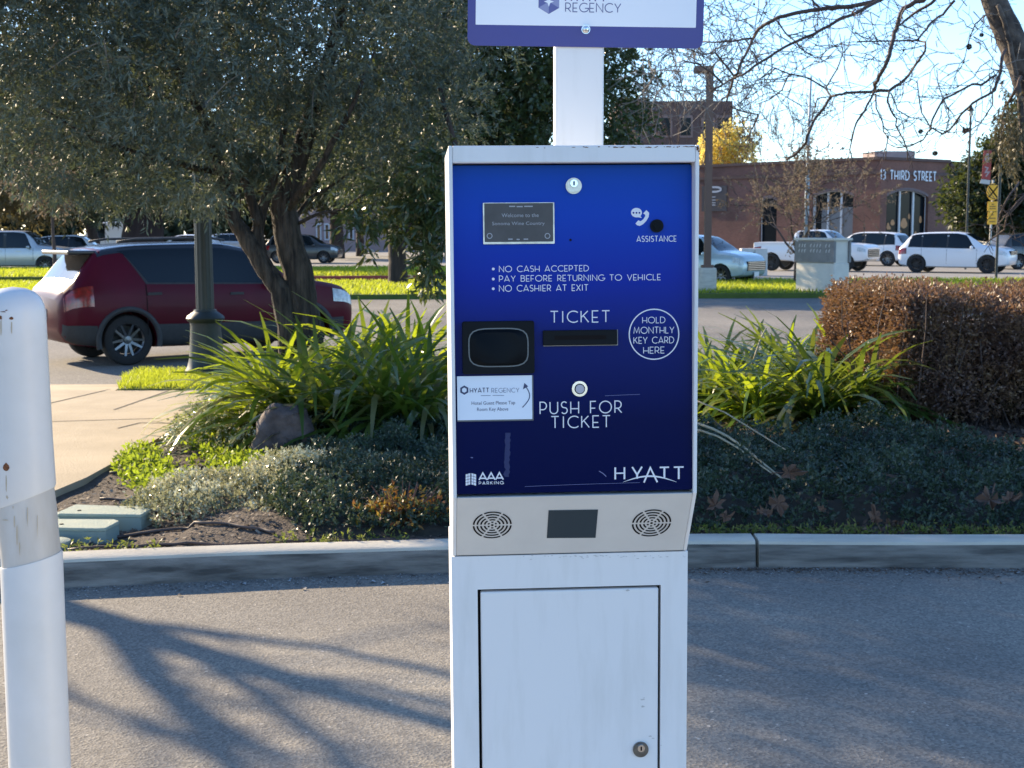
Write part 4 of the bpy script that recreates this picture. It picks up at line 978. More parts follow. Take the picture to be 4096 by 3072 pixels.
# ------------------------------------------------------------------ dark ground cover and low shrubs
M_cover = leafmat("ground_cover_leaves", [(.015, .033, .024), (.030, .056, .038), (.055, .085, .052)], (.12, .16, .05), rough=.42, tfac=.18, spec=.4, clump=4)
M_shrub = leafmat("shrub_glint_leaves", [(.05, .075, .04), (.10, .12, .065), (.20, .21, .12), (.50, .47, .30), (.66, .62, .42), (.76, .73, .54)], (.42, .42, .22), rough=.2, tfac=.3, spec=.9, clump=4)  # pale end of the ramp paints sun glints into the leaf colour
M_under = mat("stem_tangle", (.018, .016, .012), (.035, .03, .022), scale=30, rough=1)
def cover(name, label, cat, f, x0, x1, y0, y1, n, ll, lw, m, kind='stuff'):
    """low mat of foliage whose top height above soil is f(x,y) (0 = none)"""
    X = RNG.uniform(x0, x1, n); Yc = RNG.uniform(y0, y1, n); H = np.array([f(x, y) for x, y in zip(X, Yc)]); ok = H > .01
    X, Yc, H = X[ok], Yc[ok], H[ok]; Z = np.array([soil_z(x, y) for x, y in zip(X, Yc)]) + H * (1 - .55 * RNG.random(len(X)) ** 2) + RNG.normal(0, .008, len(X))
    C = np.stack([X, Yc, Z], 1); D = unit(rdir(len(X)) * .9 + np.array([0, -.1, .65]))
    o = leaf_mesh(name, twigs_leaves(C, D, 6, .055, ll, lw, 0, .9), m)
    return tag(o, label, cat, kind=kind)
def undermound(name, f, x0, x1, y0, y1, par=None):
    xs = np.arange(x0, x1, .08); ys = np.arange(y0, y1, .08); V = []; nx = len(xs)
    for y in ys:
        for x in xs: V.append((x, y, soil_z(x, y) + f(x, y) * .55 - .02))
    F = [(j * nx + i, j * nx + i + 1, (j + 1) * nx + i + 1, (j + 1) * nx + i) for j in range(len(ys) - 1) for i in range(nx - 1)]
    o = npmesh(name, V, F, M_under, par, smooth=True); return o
def bump2(x, y, cx_, cy_, rx, ry): 
    q = ((x - cx_) / rx) ** 2 + ((y - cy_) / ry) ** 2; return max(0, 1 - q) ** .5
def nz(x, y): return .5 + .25 * math.sin(3.1 * x + 1.7 * y) + .15 * math.sin(6.3 * x - 4.1 * y + 2) + .1 * math.sin(13 * x + 11 * y)
def f_right(x, y):
    if y < kerb_y(x) + .30 + .12 * math.sin(x * 4): return 0
    edge = min(1, (y - kerb_y(x) - .30) / .35); back = min(1, max(0, (10.5 + .25 * math.sin(x * 2.7) - y) / .35))
    left = min(1, max(0, (x - .35) / .2)); far = 1 - min(1, max(0, (x - 3.1 - .4 * math.sin(y)) / .5)) * min(1, max(0, (y - 8.9) / .5))
    return max(.02, .10 + .14 * nz(x, y) + .20 * mnoise.noise(Vector((x * 4.5, y * 3.2, 0)))) * edge * back * left * far
def f_mid(x, y):
    if y < kerb_y(x) + .32 or y > 10.6: return 0
    b = max(bump2(x, y, -.65, 9.2, 1.05, 2.1), bump2(x, y, -.1, 8.7, .75, 1.35), bump2(x, y, -1.05, 10.2, .8, 1.0))
    return b * max(.03, .11 + .15 * nz(x, y) + .20 * mnoise.noise(Vector((x * 4.2, y * 3.2, 3))))
tag(undermound("ground_cover", f_right, .3, 7, 7.2, 11.3), "dark stems under the shaded ground cover right of the machine", "ground cover", kind='stuff')
cover("ground_cover", "dark green spreading ground cover in shade right of the machine", "ground cover", f_right, .3, 6.5, 7.3, 11.3, 24000, .032, .016, M_cover)
tag(undermound("ground_cover", f_mid, -1.9, .7, 7.2, 11.4), "dark stems under the ground cover left of the machine", "ground cover", kind='stuff')
cover("ground_cover", "dark green ground cover mound left of the machine, below the agapanthus", "ground cover", f_mid, -1.9, .7, 7.3, 11.4, 19000, .029, .014, M_cover)
def f_sh(x, y): return max(bump2(x, y, -1.72, 8.35, .62, .55) * .34, bump2(x, y, -1.25, 8.8, .62, .6) * .42, bump2(x, y, -1.95, 8.0, .42, .35) * .22, bump2(x, y, -1.25, 8.0, .5, .32) * .2) * (.34 + .36 * nz(2.3 * x, 2.1 * y))
sh = thing("low_shrub", "small leaved low shrub with sun glints painted as white leaves in front of the rock", "shrub", (-1.55, 8.35, .1))
X = RNG.uniform(-2.5, -.55, 7000); Yc = RNG.uniform(7.5, 9.6, 7000); Hh = np.array([f_sh(x, y) for x, y in zip(X, Yc)]); ok = Hh > .02
X, Yc, Hh = X[ok], Yc[ok], Hh[ok]; C = np.stack([X, Yc, .1 + Hh * (1 - .6 * RNG.random(len(X)) ** 1.5) + RNG.normal(0, .012, len(X))], 1)
leaf_mesh("foliage", twigs_leaves(C, unit(rdir(len(C)) * .7 + np.array([-.1, -.2, .9])), 8, .06, .024, .013, 0, .8), M_shrub, sh)
sh2 = thing("low_shrub", "second low shrub with glints painted as pale leaves beside the sidewalk, left of the rock", "shrub", (-2.25, 10.5, .12))
PT, Dn = in_lobes([(-2.3, 10.5, .14, .40, .45, .24), (-2.5, 10.9, .16, .24, .3, .26), (-2.02, 10.2, .12, .28, .3, .14)], 1000, .6)
leaf_mesh("foliage", twigs_leaves(PT, unit(Dn + rdir(len(PT)) * .6), 9, .10, .03, .014, 0, .8), M_shrub, sh2)
rs_ = thing("red_leaved_plant", "small red and yellow leaved plant by the kerb at the machine's left edge", "plant", (-.78, 7.62, .13))
PT = RNG.normal(0, 1, (300, 3)) * np.array([.11, .07, .05]) + np.array([-.60, 7.50, .20])
leaf_mesh("foliage", twigs_leaves(PT[:170], unit(rdir(170) * .8 + np.array([0, 0, .6])), 6, .08, .04, .018, 0, .8), leafmat("red_leaves", [(.14, .03, .02), (.18, .07, .03), (.26, .19, .03), (.12, .17, .03)], (.38, .2, .03), rough=.4, tfac=.35), rs_)
m = MB(); rnd = random.Random(8)
for i in range(30):
    a = rnd.uniform(0, 6.28); m.tube([(-.62, 7.5, .12), (-.62 + .08 * math.cos(a), 7.5 + .06 * math.sin(a), .22), (-.62 + .22 * math.cos(a), 7.5 + .15 * math.sin(a), .28 + rnd.uniform(-.1, .10))], [.005, .004, .002], 4)
m.build("stems", mat("red_stem", (.16, .04, .03), (.25, .10, .05), scale=10), rs_, world=True)
# bright green weeds
def f_weed(x, y): return max(bump2(x, y, -2.45, 9.9, .45, 1.0), bump2(x, y, -2.25, 8.95, .5, .5), bump2(x, y, -2.0, 9.7, .4, .8)) * (nz(3 * x, 2.4 * y) > .52)
M_weed = leafmat("weed_leaves", [(.10, .17, .015), (.15, .22, .025), (.20, .25, .04)], (.40, .50, .03), rough=.45, tfac=.5)
n = 5200; X = RNG.uniform(-2.9, -1.5, n); Yc = RNG.uniform(8.3, 11, n); ok = np.array([f_weed(x, y) > .02 for x, y in zip(X, Yc)]); X, Yc = X[ok], Yc[ok]
C = np.stack([X, Yc, np.array([soil_z(x, y) for x, y in zip(X, Yc)]) + RNG.uniform(.005, .05, len(X))], 1)
o = leaf_mesh("weeds", twigs_leaves(C, unit(rdir(len(C)) + np.array([0, 0, .9])), 3, .06, .045, .022, 0, .9), M_weed); tag(o, "bright green weeds creeping over the mulch beside the sidewalk", "weeds", kind='stuff')
n = 1500; X = RNG.uniform(-2.4, 6, n); Yc = np.array([kerb_y(x) for x in X]) + .2 + np.abs(RNG.normal(0, .08, n)); C = np.stack([X, Yc, np.full(n, .13)], 1); ok = RNG.random(n) < np.where(X > .5, 1, .5 * (np.sin(X * 5) > -.2))
o = leaf_mesh("weeds", twigs_leaves(C[ok], unit(rdir(ok.sum()) + np.array([0, 0, .8])), 5, .05, .03, .010, 0, .9), leafmat("edge_weeds", [(.05, .085, .02), (.10, .14, .03), (.2, .19, .07)], (.3, .35, .05), tfac=.4)); tag(o, "thin fringe of weeds and moss along the back of the kerb", "weeds", kind='stuff')
M_litter = leafmat("leaf_litter", [(.05, .033, .026), (.09, .058, .042), (.13, .085, .06), (.17, .12, .085)], (.12, .08, .05), rough=.85, tfac=.1)
def litter(n, xr, yf, sz):
    x = RNG.uniform(*xr, n); y = yf(x); ok = np.array([f_right(a, b) < .1 for a, b in zip(x, y)]); x, y = x[ok], y[ok]; k = len(x)
    C = np.stack([x, y, np.array([soil_z(a, b) for a, b in zip(x, y)]) + .012], 1); D = unit(rdir(k) * np.array([1, 1, .45]) + np.array([0, 0, .12]))
    return leaf_quads(C, D, sz * RNG.uniform(.5, 1.4, k), sz * RNG.uniform(.35, .9, k), .3)
kyv = np.vectorize(kerb_y)
o = leaf_mesh("leaf_litter", np.concatenate([litter(1500, (.4, 6), lambda x: kyv(x) + .2 + np.abs(RNG.normal(0, .16, len(x))), .035), litter(1300, (1.6, 6), lambda x: RNG.uniform(10.0, 11.5, len(x)), .06), litter(500, (.5, 4), lambda x: RNG.uniform(9.9, 10.6, len(x)), .05)]), M_litter)
n = 1500; x = RNG.uniform(.75, 4.5, n); C = np.stack([x, kyv(x) - .012 - np.abs(RNG.normal(0, .05 + .05 * (np.sin(x * 3) > 0), n)), np.full(n, .006)], 1); D = unit(rdir(n) * np.array([1, 1, .1]))
tag(leaf_mesh("gutter_litter", leaf_quads(C, D, RNG.uniform(.008, .035, n), RNG.uniform(.002, .008, n), .2), M_litter), "brown needles and leaf scraps swept against the kerb foot right of the machine", "leaf litter", kind='stuff')
tag(o, "brown dry leaf litter on the soil along the kerb and under the hedge", "leaf litter", kind='stuff')
# ------------------------------------------------------------------ hedge
M_hedge = leafmat("hedge_leaves", [(.11, .072, .068), (.155, .10, .082), (.20, .125, .088), (.25, .15, .075), (.12, .12, .065)], (.28, .145, .05), rough=.42, tfac=.30, spec=.45, clump=2.2)
hd = thing("hedge", "clipped reddish brown hedge at the right edge with a sunlit left flank", "hedge", (4.1, 11.1, .14))
hx0, hx1, hy0, hy1, hz = 3.06, 8.5, 11.25, 12.95, 1.22
n = 30000; P = np.stack([RNG.uniform(hx0, hx1, n), RNG.uniform(hy0, hy1, n), .2 + (hz - .2) * RNG.random(n) ** .9], 1); nrm = np.zeros((n, 3))
fce = RNG.random(n); 
a_ = fce < .33; P[a_, 1] = hy0 + np.abs(RNG.normal(0, .09, a_.sum())); nrm[a_, 1] = -1
b_ = (fce >= .33) & (fce < .50); P[b_, 0] = hx0 + np.abs(RNG.normal(0, .09, b_.sum())); nrm[b_, 0] = -1
c_ = (fce >= .50) & (fce < .78); P[c_, 2] = hz - np.abs(RNG.normal(0, .06, c_.sum())); nrm[c_, 2] = 1
P[:, 1] += .10 * np.sin(P[:, 0] * 2.6) * (P[:, 2] > .3); P[:, 0] += .05 * np.sin(P[:, 2] * 5 + P[:, 1] * 3); P[:, 2] += .03 * np.sin(P[:, 0] * 4.1) * (P[:, 2] > 1)
P[:, 0] += .26 * np.clip(1 - (P[:, 1] - hy0) / (hy1 - hy0), 0, 1) * np.clip(1 - (P[:, 0] - hx0) / .6, 0, 1)
cr_ = np.clip(1 - (P[:, 0] - hx0) / .55, 0, 1) * np.clip(1 - (P[:, 1] - hy0) / .6, 0, 1); P[:, 1] += .38 * cr_ ** 2
P[:, 1] -= .07 * np.sin(P[:, 0] * 5.3 + P[:, 2] * 3.1) * (P[:, 1] < hy0 + .4); P[:, 2] -= .10 * np.clip(1 - (P[:, 1] - hy0) / .35, 0, 1) * (P[:, 2] > hz - .25)
P[a_, 1] += .10 * np.clip(.75 - P[a_, 2], 0, 1)
leaf_mesh("foliage", twigs_leaves(P, unit(nrm * .5 + rdir(n) * .7 + np.array([0, 0, .35])), 7, .13, .040, .017, 0, .75), M_hedge, hd)
m = MB(); rnd = random.Random(31)
for i in range(150):
    x = rnd.uniform(hx0 + .05, 6); y = rnd.uniform(hy0 + .02, hy0 + .7); p = Vector((x, y, .12)); d_ = Vector((rnd.gauss(0, .25), rnd.gauss(-.05, .2), 1)).normalized(); L = rnd.uniform(.6, 1.25)
    m.tube([p, p + d_ * L * .4, p + d_ * L * .75 + Vector((rnd.gauss(0, .05), rnd.gauss(0, .04), 0)), p + d_ * L], [.007, .006, .005, .003], 4, cap=False)
m.build("stems", M_twig, hd, world=True)
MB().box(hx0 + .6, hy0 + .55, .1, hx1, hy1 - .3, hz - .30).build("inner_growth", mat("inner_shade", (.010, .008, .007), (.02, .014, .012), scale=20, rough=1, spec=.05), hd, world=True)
# ------------------------------------------------------------------ rock
rk = Frame((0, 0, 0), (1, 0, 0), (0, 0, 1)); RY = 9.75
rock_px = [(1003, 1850), (1005, 1790), (1030, 1740), (1035, 1680), (1060, 1640), (1095, 1615), (1150, 1620), (1215, 1635), (1240, 1665), (1248, 1710), (1252, 1790), (1225, 1850)]
bm = bmesh.new(); rc = at(1128, 1745, RY); sx = 125 * RY / FPX; sz = 125 * RY / FPX
bmesh.ops.create_icosphere(bm, subdivisions=4, radius=1)
from mathutils import noise as mnoise
oc = [((u - 1128) / 125, (1745 - v) / 125) for u, v in rock_px]; oa = sorted((math.atan2(z, x), math.hypot(x, z)) for x, z in oc)
AA = [a for a, r_ in oa]; RRr = [r_ for a, r_ in oa]; AA = [AA[-1] - 2 * math.pi] + AA + [AA[0] + 2 * math.pi]; RRr = [RRr[-1]] + RRr + [RRr[0]]
for v in bm.verts:
    a = math.atan2(v.co.z, v.co.x); r_ = float(np.interp(a, AA, RRr)); q = Vector((v.co.x * r_, v.co.y, v.co.z * r_))
    q.y = max(min(q.y, .55), -.62 + .12 * q.x) * .95
    d_ = mnoise.noise(q * 2.2) * .09 + mnoise.noise(q * 6) * .035 + abs(mnoise.noise(q * 3.1)) * .05
    q += v.co.normalized() * d_
    v.co = Vector((q.x * sx, q.y * sx, q.z * sz))
me = bpy.data.meshes.new("boulder"); bm.to_mesh(me); bm.free()
o = finish("boulder", me, mat("rock", (.055, .040, .037), (.135, .102, .094), scale=7, rough=.9, bump=.9, bscale=22, detail=8), None, False, 40); o.location = rc; tag(o, "brown angular boulder at the foot of the agapanthus", "rock")
# ------------------------------------------------------------------ valve boxes
M_vbox = mat("green_box_plastic", (.16, .22, .20), (.21, .26, .23), scale=7, rough=.6); M_vlid = mat("faded_lid", (.33, .36, .28), (.25, .31, .26), scale=9, rough=.65, bump=.3, bscale=90)
def valve(name, label, pxs, h):
    P = [gnd(u, v, .10 + h) for u, v in pxs]; c_ = sum(P, Vector()) / len(P)
    rt = thing(name, label, "valve box", (c_.x, c_.y, .08))
    lc_ = [(p.x - c_.x, p.y - c_.y) for p in P]; fr = Frame((0, 0, 0), (1, 0, 0), (0, 1, 0))
    m = MB(); n = len(lc_); vs = [(x * 1.0, y * 1.0, -.05) for x, y in lc_] + [(x * .97, y * .97, h - .012) for x, y in lc_]
    m.add(vs, [tuple(range(n))[::-1], tuple(range(n, 2 * n))] + [(i, (i + 1) % n, n + (i + 1) % n, n + i) for i in range(n)]); m.build("body", M_vbox, rt)
    m = MB(); m.prism([(x * .985, y * .985) for x, y in lc_], fr, h - .0115, h + .008); lid = bevel(m.build("lid", M_vlid, rt), .004, 2)
    m = MB(); m.prism(circle(lc_[0][0] * .55, lc_[0][1] * .2, .012, 10), fr, h + .0081, h + .011); m.build("lid_bolt", M_dark, lid)
valve("valve_box", "larger faded green valve box lid in the mulch behind the smaller one", [(222, 2042), (300, 2009), (598, 2019), (606, 2028), (566, 2050), (230, 2046)], .10)
valve("valve_box", "smaller green valve box in front, half hidden by the bollard", [(150, 2100), (170, 2066), (460, 2068), (478, 2075), (425, 2103), (390, 2105)], .09)
vr = gnd(262, 2166, .13); rt = thing("valve_cover", "small round pale valve cover peeping out beside the bollard", "valve cover", (vr.x - .06, vr.y, .06))
MB().lathe([(.075, 0), (.08, .05), (.08, .062)], 20).build("body", M_vbox, rt, smooth=30); MB().lathe([(.084, .0625), (.084, .075), (.07, .08), (0, .08)], 20).build("lid", M_vlid, rt, smooth=30)
# drip hoses
M_hose = mat("brown_hose", (.055, .035, .028), (.085, .055, .045), scale=8, rough=.6)
for lab, pts in (("brown drip hose lying along the back of the kerb", [(270, 2195), (600, 2178), (900, 2186), (1150, 2172), (1450, 2168), (1800, 2165)]), ("brown drip hose across the mulch in front of the low shrub", [(420, 2132), (700, 2118), (860, 2126), (1000, 2140), (1100, 2150)]),
                 ("brown drip hose behind the valve boxes", [(400, 1998), (560, 2005), (620, 2040), (760, 2060)]), ("brown drip hose running from the weeds to the boulder", [(440, 1898), (640, 1884), (800, 1872), (1000, 1850)])):
    P = []
    G = [gnd(u, v, .12) for u, v in pts]
    for i in range(len(G) - 1):
        for k in range(6): P.append(G[i].lerp(G[i + 1], k / 6))
    P.append(G[-1]); m = MB(); m.tube([(p.x, p.y + .012 * math.sin(i), soil_z(p.x, p.y) + .012) for i, p in enumerate(P)], .010, 8); tag(m.build("drip_hose", M_hose, smooth=True), lab, "hose")
# fallen sycamore leaves and long dry stems
M_fall = leafmat("fallen_leaves", [(.075, .042, .030), (.11, .065, .045), (.15, .09, .06)], (.14, .08, .04), rough=.85, tfac=.12)
star = []
for k in range(5):
    a = R(90 + 72 * (k - 2) * .86); rr = 1 - .13 * abs(k - 2)
    star += [(rr * .62 * math.cos(a + .30), rr * .62 * math.sin(a + .30)), (rr * math.cos(a), rr * math.sin(a)), (rr * .62 * math.cos(a - .30), rr * .62 * math.sin(a - .30))][::-1] if False else [(rr * .72 * math.cos(a - .30), rr * .72 * math.sin(a - .30)), (rr * .95 * math.cos(a), rr * .95 * math.sin(a)), (rr * .72 * math.cos(a + .30), rr * .72 * math.sin(a + .30)), (.46 * math.cos(a + .60), .46 * math.sin(a + .60))]
star += [(0, -.25)]
def fallen(u, v, size, lab, z=.16, tilt=.7, seed=0):
    r = random.Random(seed * 7 + int(u)); p = gnd(u, v, z); h = f_right(p.x, p.y) if p.x > .3 else 0
    p = gnd(u, v, soil_z(p.x, p.y) + h + .01); Mx = Matrix.Rotation(r.uniform(0, 6.28), 4, 'Z') @ Matrix.Rotation(0, 4, 'X')
    Mx = Matrix.Rotation(tilt + r.uniform(-.5, .5), 4, 'X') @ Mx
    sq_ = r.uniform(.55, 1); pts = [Mx @ Vector((x * size * r.uniform(.8, 1.15) * sq_, y * size * r.uniform(.8, 1.15), ((x * x + y * y) * r.uniform(.1, .55) + r.uniform(-.2, .26)) * size)) for x, y in star]; zmin = min(q.z for q in pts)
    m = MB(); n = len(pts); m.add([(0, 0, 0)] + pts, [(0, i + 1, (i + 1) % n + 1) for i in range(n)])
    s0_ = Mx @ Vector((0, -.25 * size, 0)); s1 = Mx @ Vector((.1 * size, -1.0 * size, .1 * size)); m.tube([s0_, s1], size * .03, 4)
    o = m.build("fallen_leaf", M_fall); o.location = p + Vector((0, 0, -zmin * .55)); tag(o, lab, "leaf", "fallen sycamore leaves on the bed")
for i, (u, v, s_, lab) in enumerate(((3155, 1905, .085, "large brown leaf on the ground cover where the two long stems end"), (3100, 1805, .06, "small curled brown leaf above the large leaf on ground cover"), (3960, 2020, .11, "big crumpled brown leaf pair at the right edge of the ground cover"), (4040, 2010, .08, "pale crumpled leaf behind the big one at the right edge"),
     (3660, 1745, .085, "brown leaf below the hedge on bare soil"), (3775, 1905, .045, "narrow curled leaf on the ground cover in the middle right"), (2860, 2030, .075, "dull brown leaf in the ground cover beside the machine"), (3110, 2040, .08, "flat brown leaf near the kerb left of the twig"), (3060, 2060, .06, "smaller brown leaf overlapping the flat one near the kerb"),
     (3290, 2045, .035, "tiny brown leaf on soil behind the kerb"), (3500, 2085, .075, "torn brown leaf under the straw twig behind the kerb"), (3560, 2110, .06, "brown leaf closest to the kerb in the middle right"), (3600, 2118, .05, "small leaf touching the kerb back right of the closest one"), (2930, 1700, .06, "brown leaf lodged under agapanthus right of the machine"),
     (3560, 1690, .09, "brown leaf at the hedge foot beside the shaded agapanthus"), (3620, 1670, .07, "second leaf heaped at the hedge foot"), (3480, 1715, .06, "leaf between agapanthus and hedge foot"), (3980, 1720, .08, "leaf in shade under the hedge at right"), (4060, 1830, .07, "leaf on bare soil at the right edge under the hedge"), (2900, 2080, .05, "small leaf on the soil at the kerb by the machine"))):
    fallen(u, v, s_ * 1.15, lab, seed=i)
M_straw = mat("dry_stem", (.26, .23, .15), (.36, .32, .22), scale=20, rough=.7)
def stem(lab, pts, r_, Y0, Y1):
    n = len(pts); P = [at(u, v, Y0 + (Y1 - Y0) * i / (n - 1)) for i, (u, v) in enumerate(pts)]; m = MB(); m.tube(P, [r_ * (1 - .4 * i / (n - 1)) for i in range(n)], 6); tag(m.build("dry_stem", M_straw, smooth=True), lab, "stem", "dry flower stems")
stem("upper of two long dry stems bending from the machine over the ground cover", [(2780, 1690), (2850, 1715), (2910, 1745), (2990, 1800), (3060, 1860), (3130, 1915)], .010, 9.0, 7.9)
stem("lower of two long dry stems under the upper one", [(2780, 1715), (2870, 1745), (2950, 1790), (3040, 1860), (3090, 1895)], .008, 8.9, 7.9)
stem("thin dry stem with a bent tip above the two long stems", [(2780, 1600), (2900, 1650), (3030, 1730), (3110, 1780), (3165, 1812)], .006, 9.4, 8.4)
stem("pale upright dead flower stem among the right agapanthus", [(3010, 1455), (3025, 1410), (3045, 1350), (3065, 1312)], .011, 11.6, 11.5)
stem("dead stem sticking out left of the boulder", [(948, 1758), (975, 1720), (1020, 1672), (1080, 1640)], .011, 9.7, 9.9)
stem("straw coloured twig lying on soil behind the kerb at right", [(3410, 2088), (3520, 2090), (3640, 2094), (3745, 2097)], .006, 7.62, 7.66)
# ------------------------------------------------------------------ vehicles
def pchip(x, y, q):
    x = np.array(x, float); y = np.array(y, float); h = np.diff(x); d = np.diff(y) / h; m = np.zeros_like(y)
    for i in range(1, len(x) - 1):
        if d[i - 1] * d[i] > 0: w1, w2 = 2 * h[i] + h[i - 1], h[i] + 2 * h[i - 1]; m[i] = (w1 + w2) / (w1 / d[i - 1] + w2 / d[i])
    m[0], m[-1] = d[0], d[-1]; q = np.asarray(q, float); k = np.clip(np.searchsorted(x, q) - 1, 0, len(x) - 2); t = (q - x[k]) / h[k]
    return (2 * t**3 - 3 * t**2 + 1) * y[k] + (t**3 - 2 * t**2 + t) * h[k] * m[k] + (-2 * t**3 + 3 * t**2) * y[k + 1] + (t**3 - t**2) * h[k] * m[k + 1]
M_tyre = mat("tyre_rubber", (.012, .012, .013), (.02, .02, .02), scale=30, rough=.85); M_rim = mat("alloy_rim", (.20, .205, .215), (.16, .16, .17), scale=12, rough=.3, metal=.9); M_rimd = mat("dark_rim", (.03, .03, .032), rough=.4, metal=.3)
M_clad = mat("black_cladding", (.022, .023, .025), (.03, .031, .033), scale=14, rough=.6); M_cglass = mat("car_glass", (.006, .010, .013), rough=.06, spec=.38)
M_lamp = mat("headlight_lens", (.65, .70, .72), (.35, .38, .4), scale=18, rough=.08, spec=.8); M_tail = mat("tail_lens", (.30, .012, .012), (.12, .01, .01), scale=16, rough=.12, spec=.8)
M_plate = mat("licence_plate_white", (.7, .7, .72), rough=.4)
def paint(nm, c, c2=None, met=0.0, rough=.25): return mat(nm, c, c2 or c, scale=2, rough=rough, metal=met, coat=.35)
def car(name, label, cat, loc, heading, st, body, wheels, wr, glass, roof=None, clad=True, rim=M_rim, wbase_y=.86, group=None, flip_detail=True, grille=None, windows=None, plate=None, handles=(), taily=None, heady=None):
    """st: stations (x, zb, zs, zt, ws, wt), +x is the nose; heading = angle of +x from world +X"""
    rt = thing(name, label, cat, loc, heading, group)
    st = np.array(st, float); xs = np.unique(np.concatenate([st[:, 0], np.linspace(st[0, 0], st[-1, 0], 61)]))
    S = {k: pchip(st[:, 0], st[:, i], xs) for i, k in ((1, 'zb'), (2, 'zs'), (3, 'zt'), (4, 'ws'), (5, 'wt'))}
    def at_x(x): return [float(np.interp(x, xs, S[k])) for k in ('zb', 'zs', 'zt', 'ws', 'wt')]
    def ring(x):
        zb, zs_, zt_, ws, wt = at_x(x); mid = zb + (zs_ - zb) * .55
        return [(ws * .86, zb), (ws * .96, zb + .05), (ws * .995, zb + .3 * (zs_ - zb)), (ws, mid), (ws * .985, zb + .82 * (zs_ - zb)), (ws * .955, zs_),
                (ws * .955 + (wt - ws * .955) * .35, zs_ + (zt_ - zs_) * .40), (ws * .955 + (wt - ws * .955) * .72, zs_ + (zt_ - zs_) * .78), (wt, zs_ + (zt_ - zs_) * .955), (wt * .90, zt_ - .004), (wt * .5, zt_ + .012), (0, zt_ + .018)]
    rings = [ring(x) for x in xs]; nr = len(rings[0]); vs = []; fs = []
    full = 2 * nr - 1
    for x, r_ in zip(xs, rings):
        for y, z in r_: vs.append((x, -y, z))
        for y, z in r_[-2::-1]: vs.append((x, y, z))
    for i in range(len(xs) - 1):
        for k in range(full):
            k2 = (k + 1) % full; fs.append((i * full + k, (i + 1) * full + k, (i + 1) * full + k2, i * full + k2))
    fs.append(tuple(range(full))[::-1]); fs.append(tuple(range((len(xs) - 1) * full, len(xs) * full)))
    ob = MB().add(vs, fs).build("body", body, rt, smooth=32)
    # wheel openings
    cut = MB()
    for wx in wheels:
        for sgn in (-1, 1):
            Mx = Matrix.Translation((wx, sgn * (wbase_y + .1), wr)) @ Matrix.Rotation(R(90), 4, 'X'); cut.lathe([(wr * 1.14, -.42), (wr * 1.14, .42)], 28, Mx)
    co = cut.build("cutter", None); md = ob.modifiers.new("b", 'BOOLEAN'); md.object = co; md.operation = 'DIFFERENCE'; md.solver = 'EXACT'
    co.parent = None; co.matrix_world = Matrix.Identity(4)
    # evaluate with both in the same local space
    par = ob.parent; ob.parent = None; bpy.context.view_layer.update(); dg = bpy.context.evaluated_depsgraph_get()
    me2 = bpy.data.meshes.new_from_object(ob.evaluated_get(dg)); ob.modifiers.clear(); ob.data = me2; ob.parent = par; bpy.data.objects.remove(co)
    me2.shade_smooth(); me2.set_sharp_from_angle(angle=R(32))
    if body not in list(me2.materials): me2.materials.clear(); me2.materials.append(body)
    # patches on the loft surface
    def patch(nm, mt, xa, xb, ka, kb, off=.006, sides=(-1, 1), par_=rt, nx=12, taper=None, join=False):
        allm = MB()
        for sg_ in sides:
            m_ = MB() if not join else allm
            V = []; q = np.linspace(0, 1, 6)
            for i in range(nx + 1):
                t = i / nx
                for j in q:
                    kk = ka + (kb - ka) * j
                    x0_, x1_ = xa, xb
                    if taper: x0_ = xa + taper[0] * j; x1_ = xb + taper[1] * j
                    x = x0_ + (x1_ - x0_) * t; r_ = ring(x); k0 = min(int(kk), nr - 2); f = kk - k0
                    y = r_[k0][0] * (1 - f) + r_[k0 + 1][0] * f; z = r_[k0][1] * (1 - f) + r_[k0 + 1][1] * f
                    dy = r_[k0 + 1][0] - r_[k0][0]; dz = r_[k0 + 1][1] - r_[k0][1]; l = math.hypot(dy, dz) or 1
                    V.append((x, sg_ * (y + dz / l * off), z - dy / l * off))
            n6 = len(q); m_.add(V, [(i * n6 + j, (i + 1) * n6 + j, (i + 1) * n6 + j + 1, i * n6 + j + 1) for i in range(nx) for j in range(n6 - 1)])
            if not join: m_.build(nm, mt, par_, smooth=True)
        if join: return allm.build(nm, mt, par_, smooth=True)
    if windows:
        patch("window_trim", M_clad, windows[0][1] - .035, max(w[2] for w in windows) - .02, 5.05, 7.85, .003, taper=(windows[0][5][0], windows[-1][5][1]))
        for xs_ in {round(w[1] - .04, 3) for w in windows[-2:]} | {round(windows[-1][2] + .06, 3)}: patch("door_seam", M_dark, xs_ - .006, xs_ + .006, 1.6, 5.0, .003, nx=1)
    for (nm, xa, xb, ka, kb, tp) in (windows or []): patch(nm, M_cglass, xa, xb, ka, kb, .005, taper=tp)
    for (nm, xa, xb) in glass: patch(nm, M_cglass, xa, xb, 8.7, 11, .006, join=True, taper=(0, 0))
    if roof: patch("roof", roof[2], roof[0], roof[1], 7.25, 11, .004, join=True, nx=24)
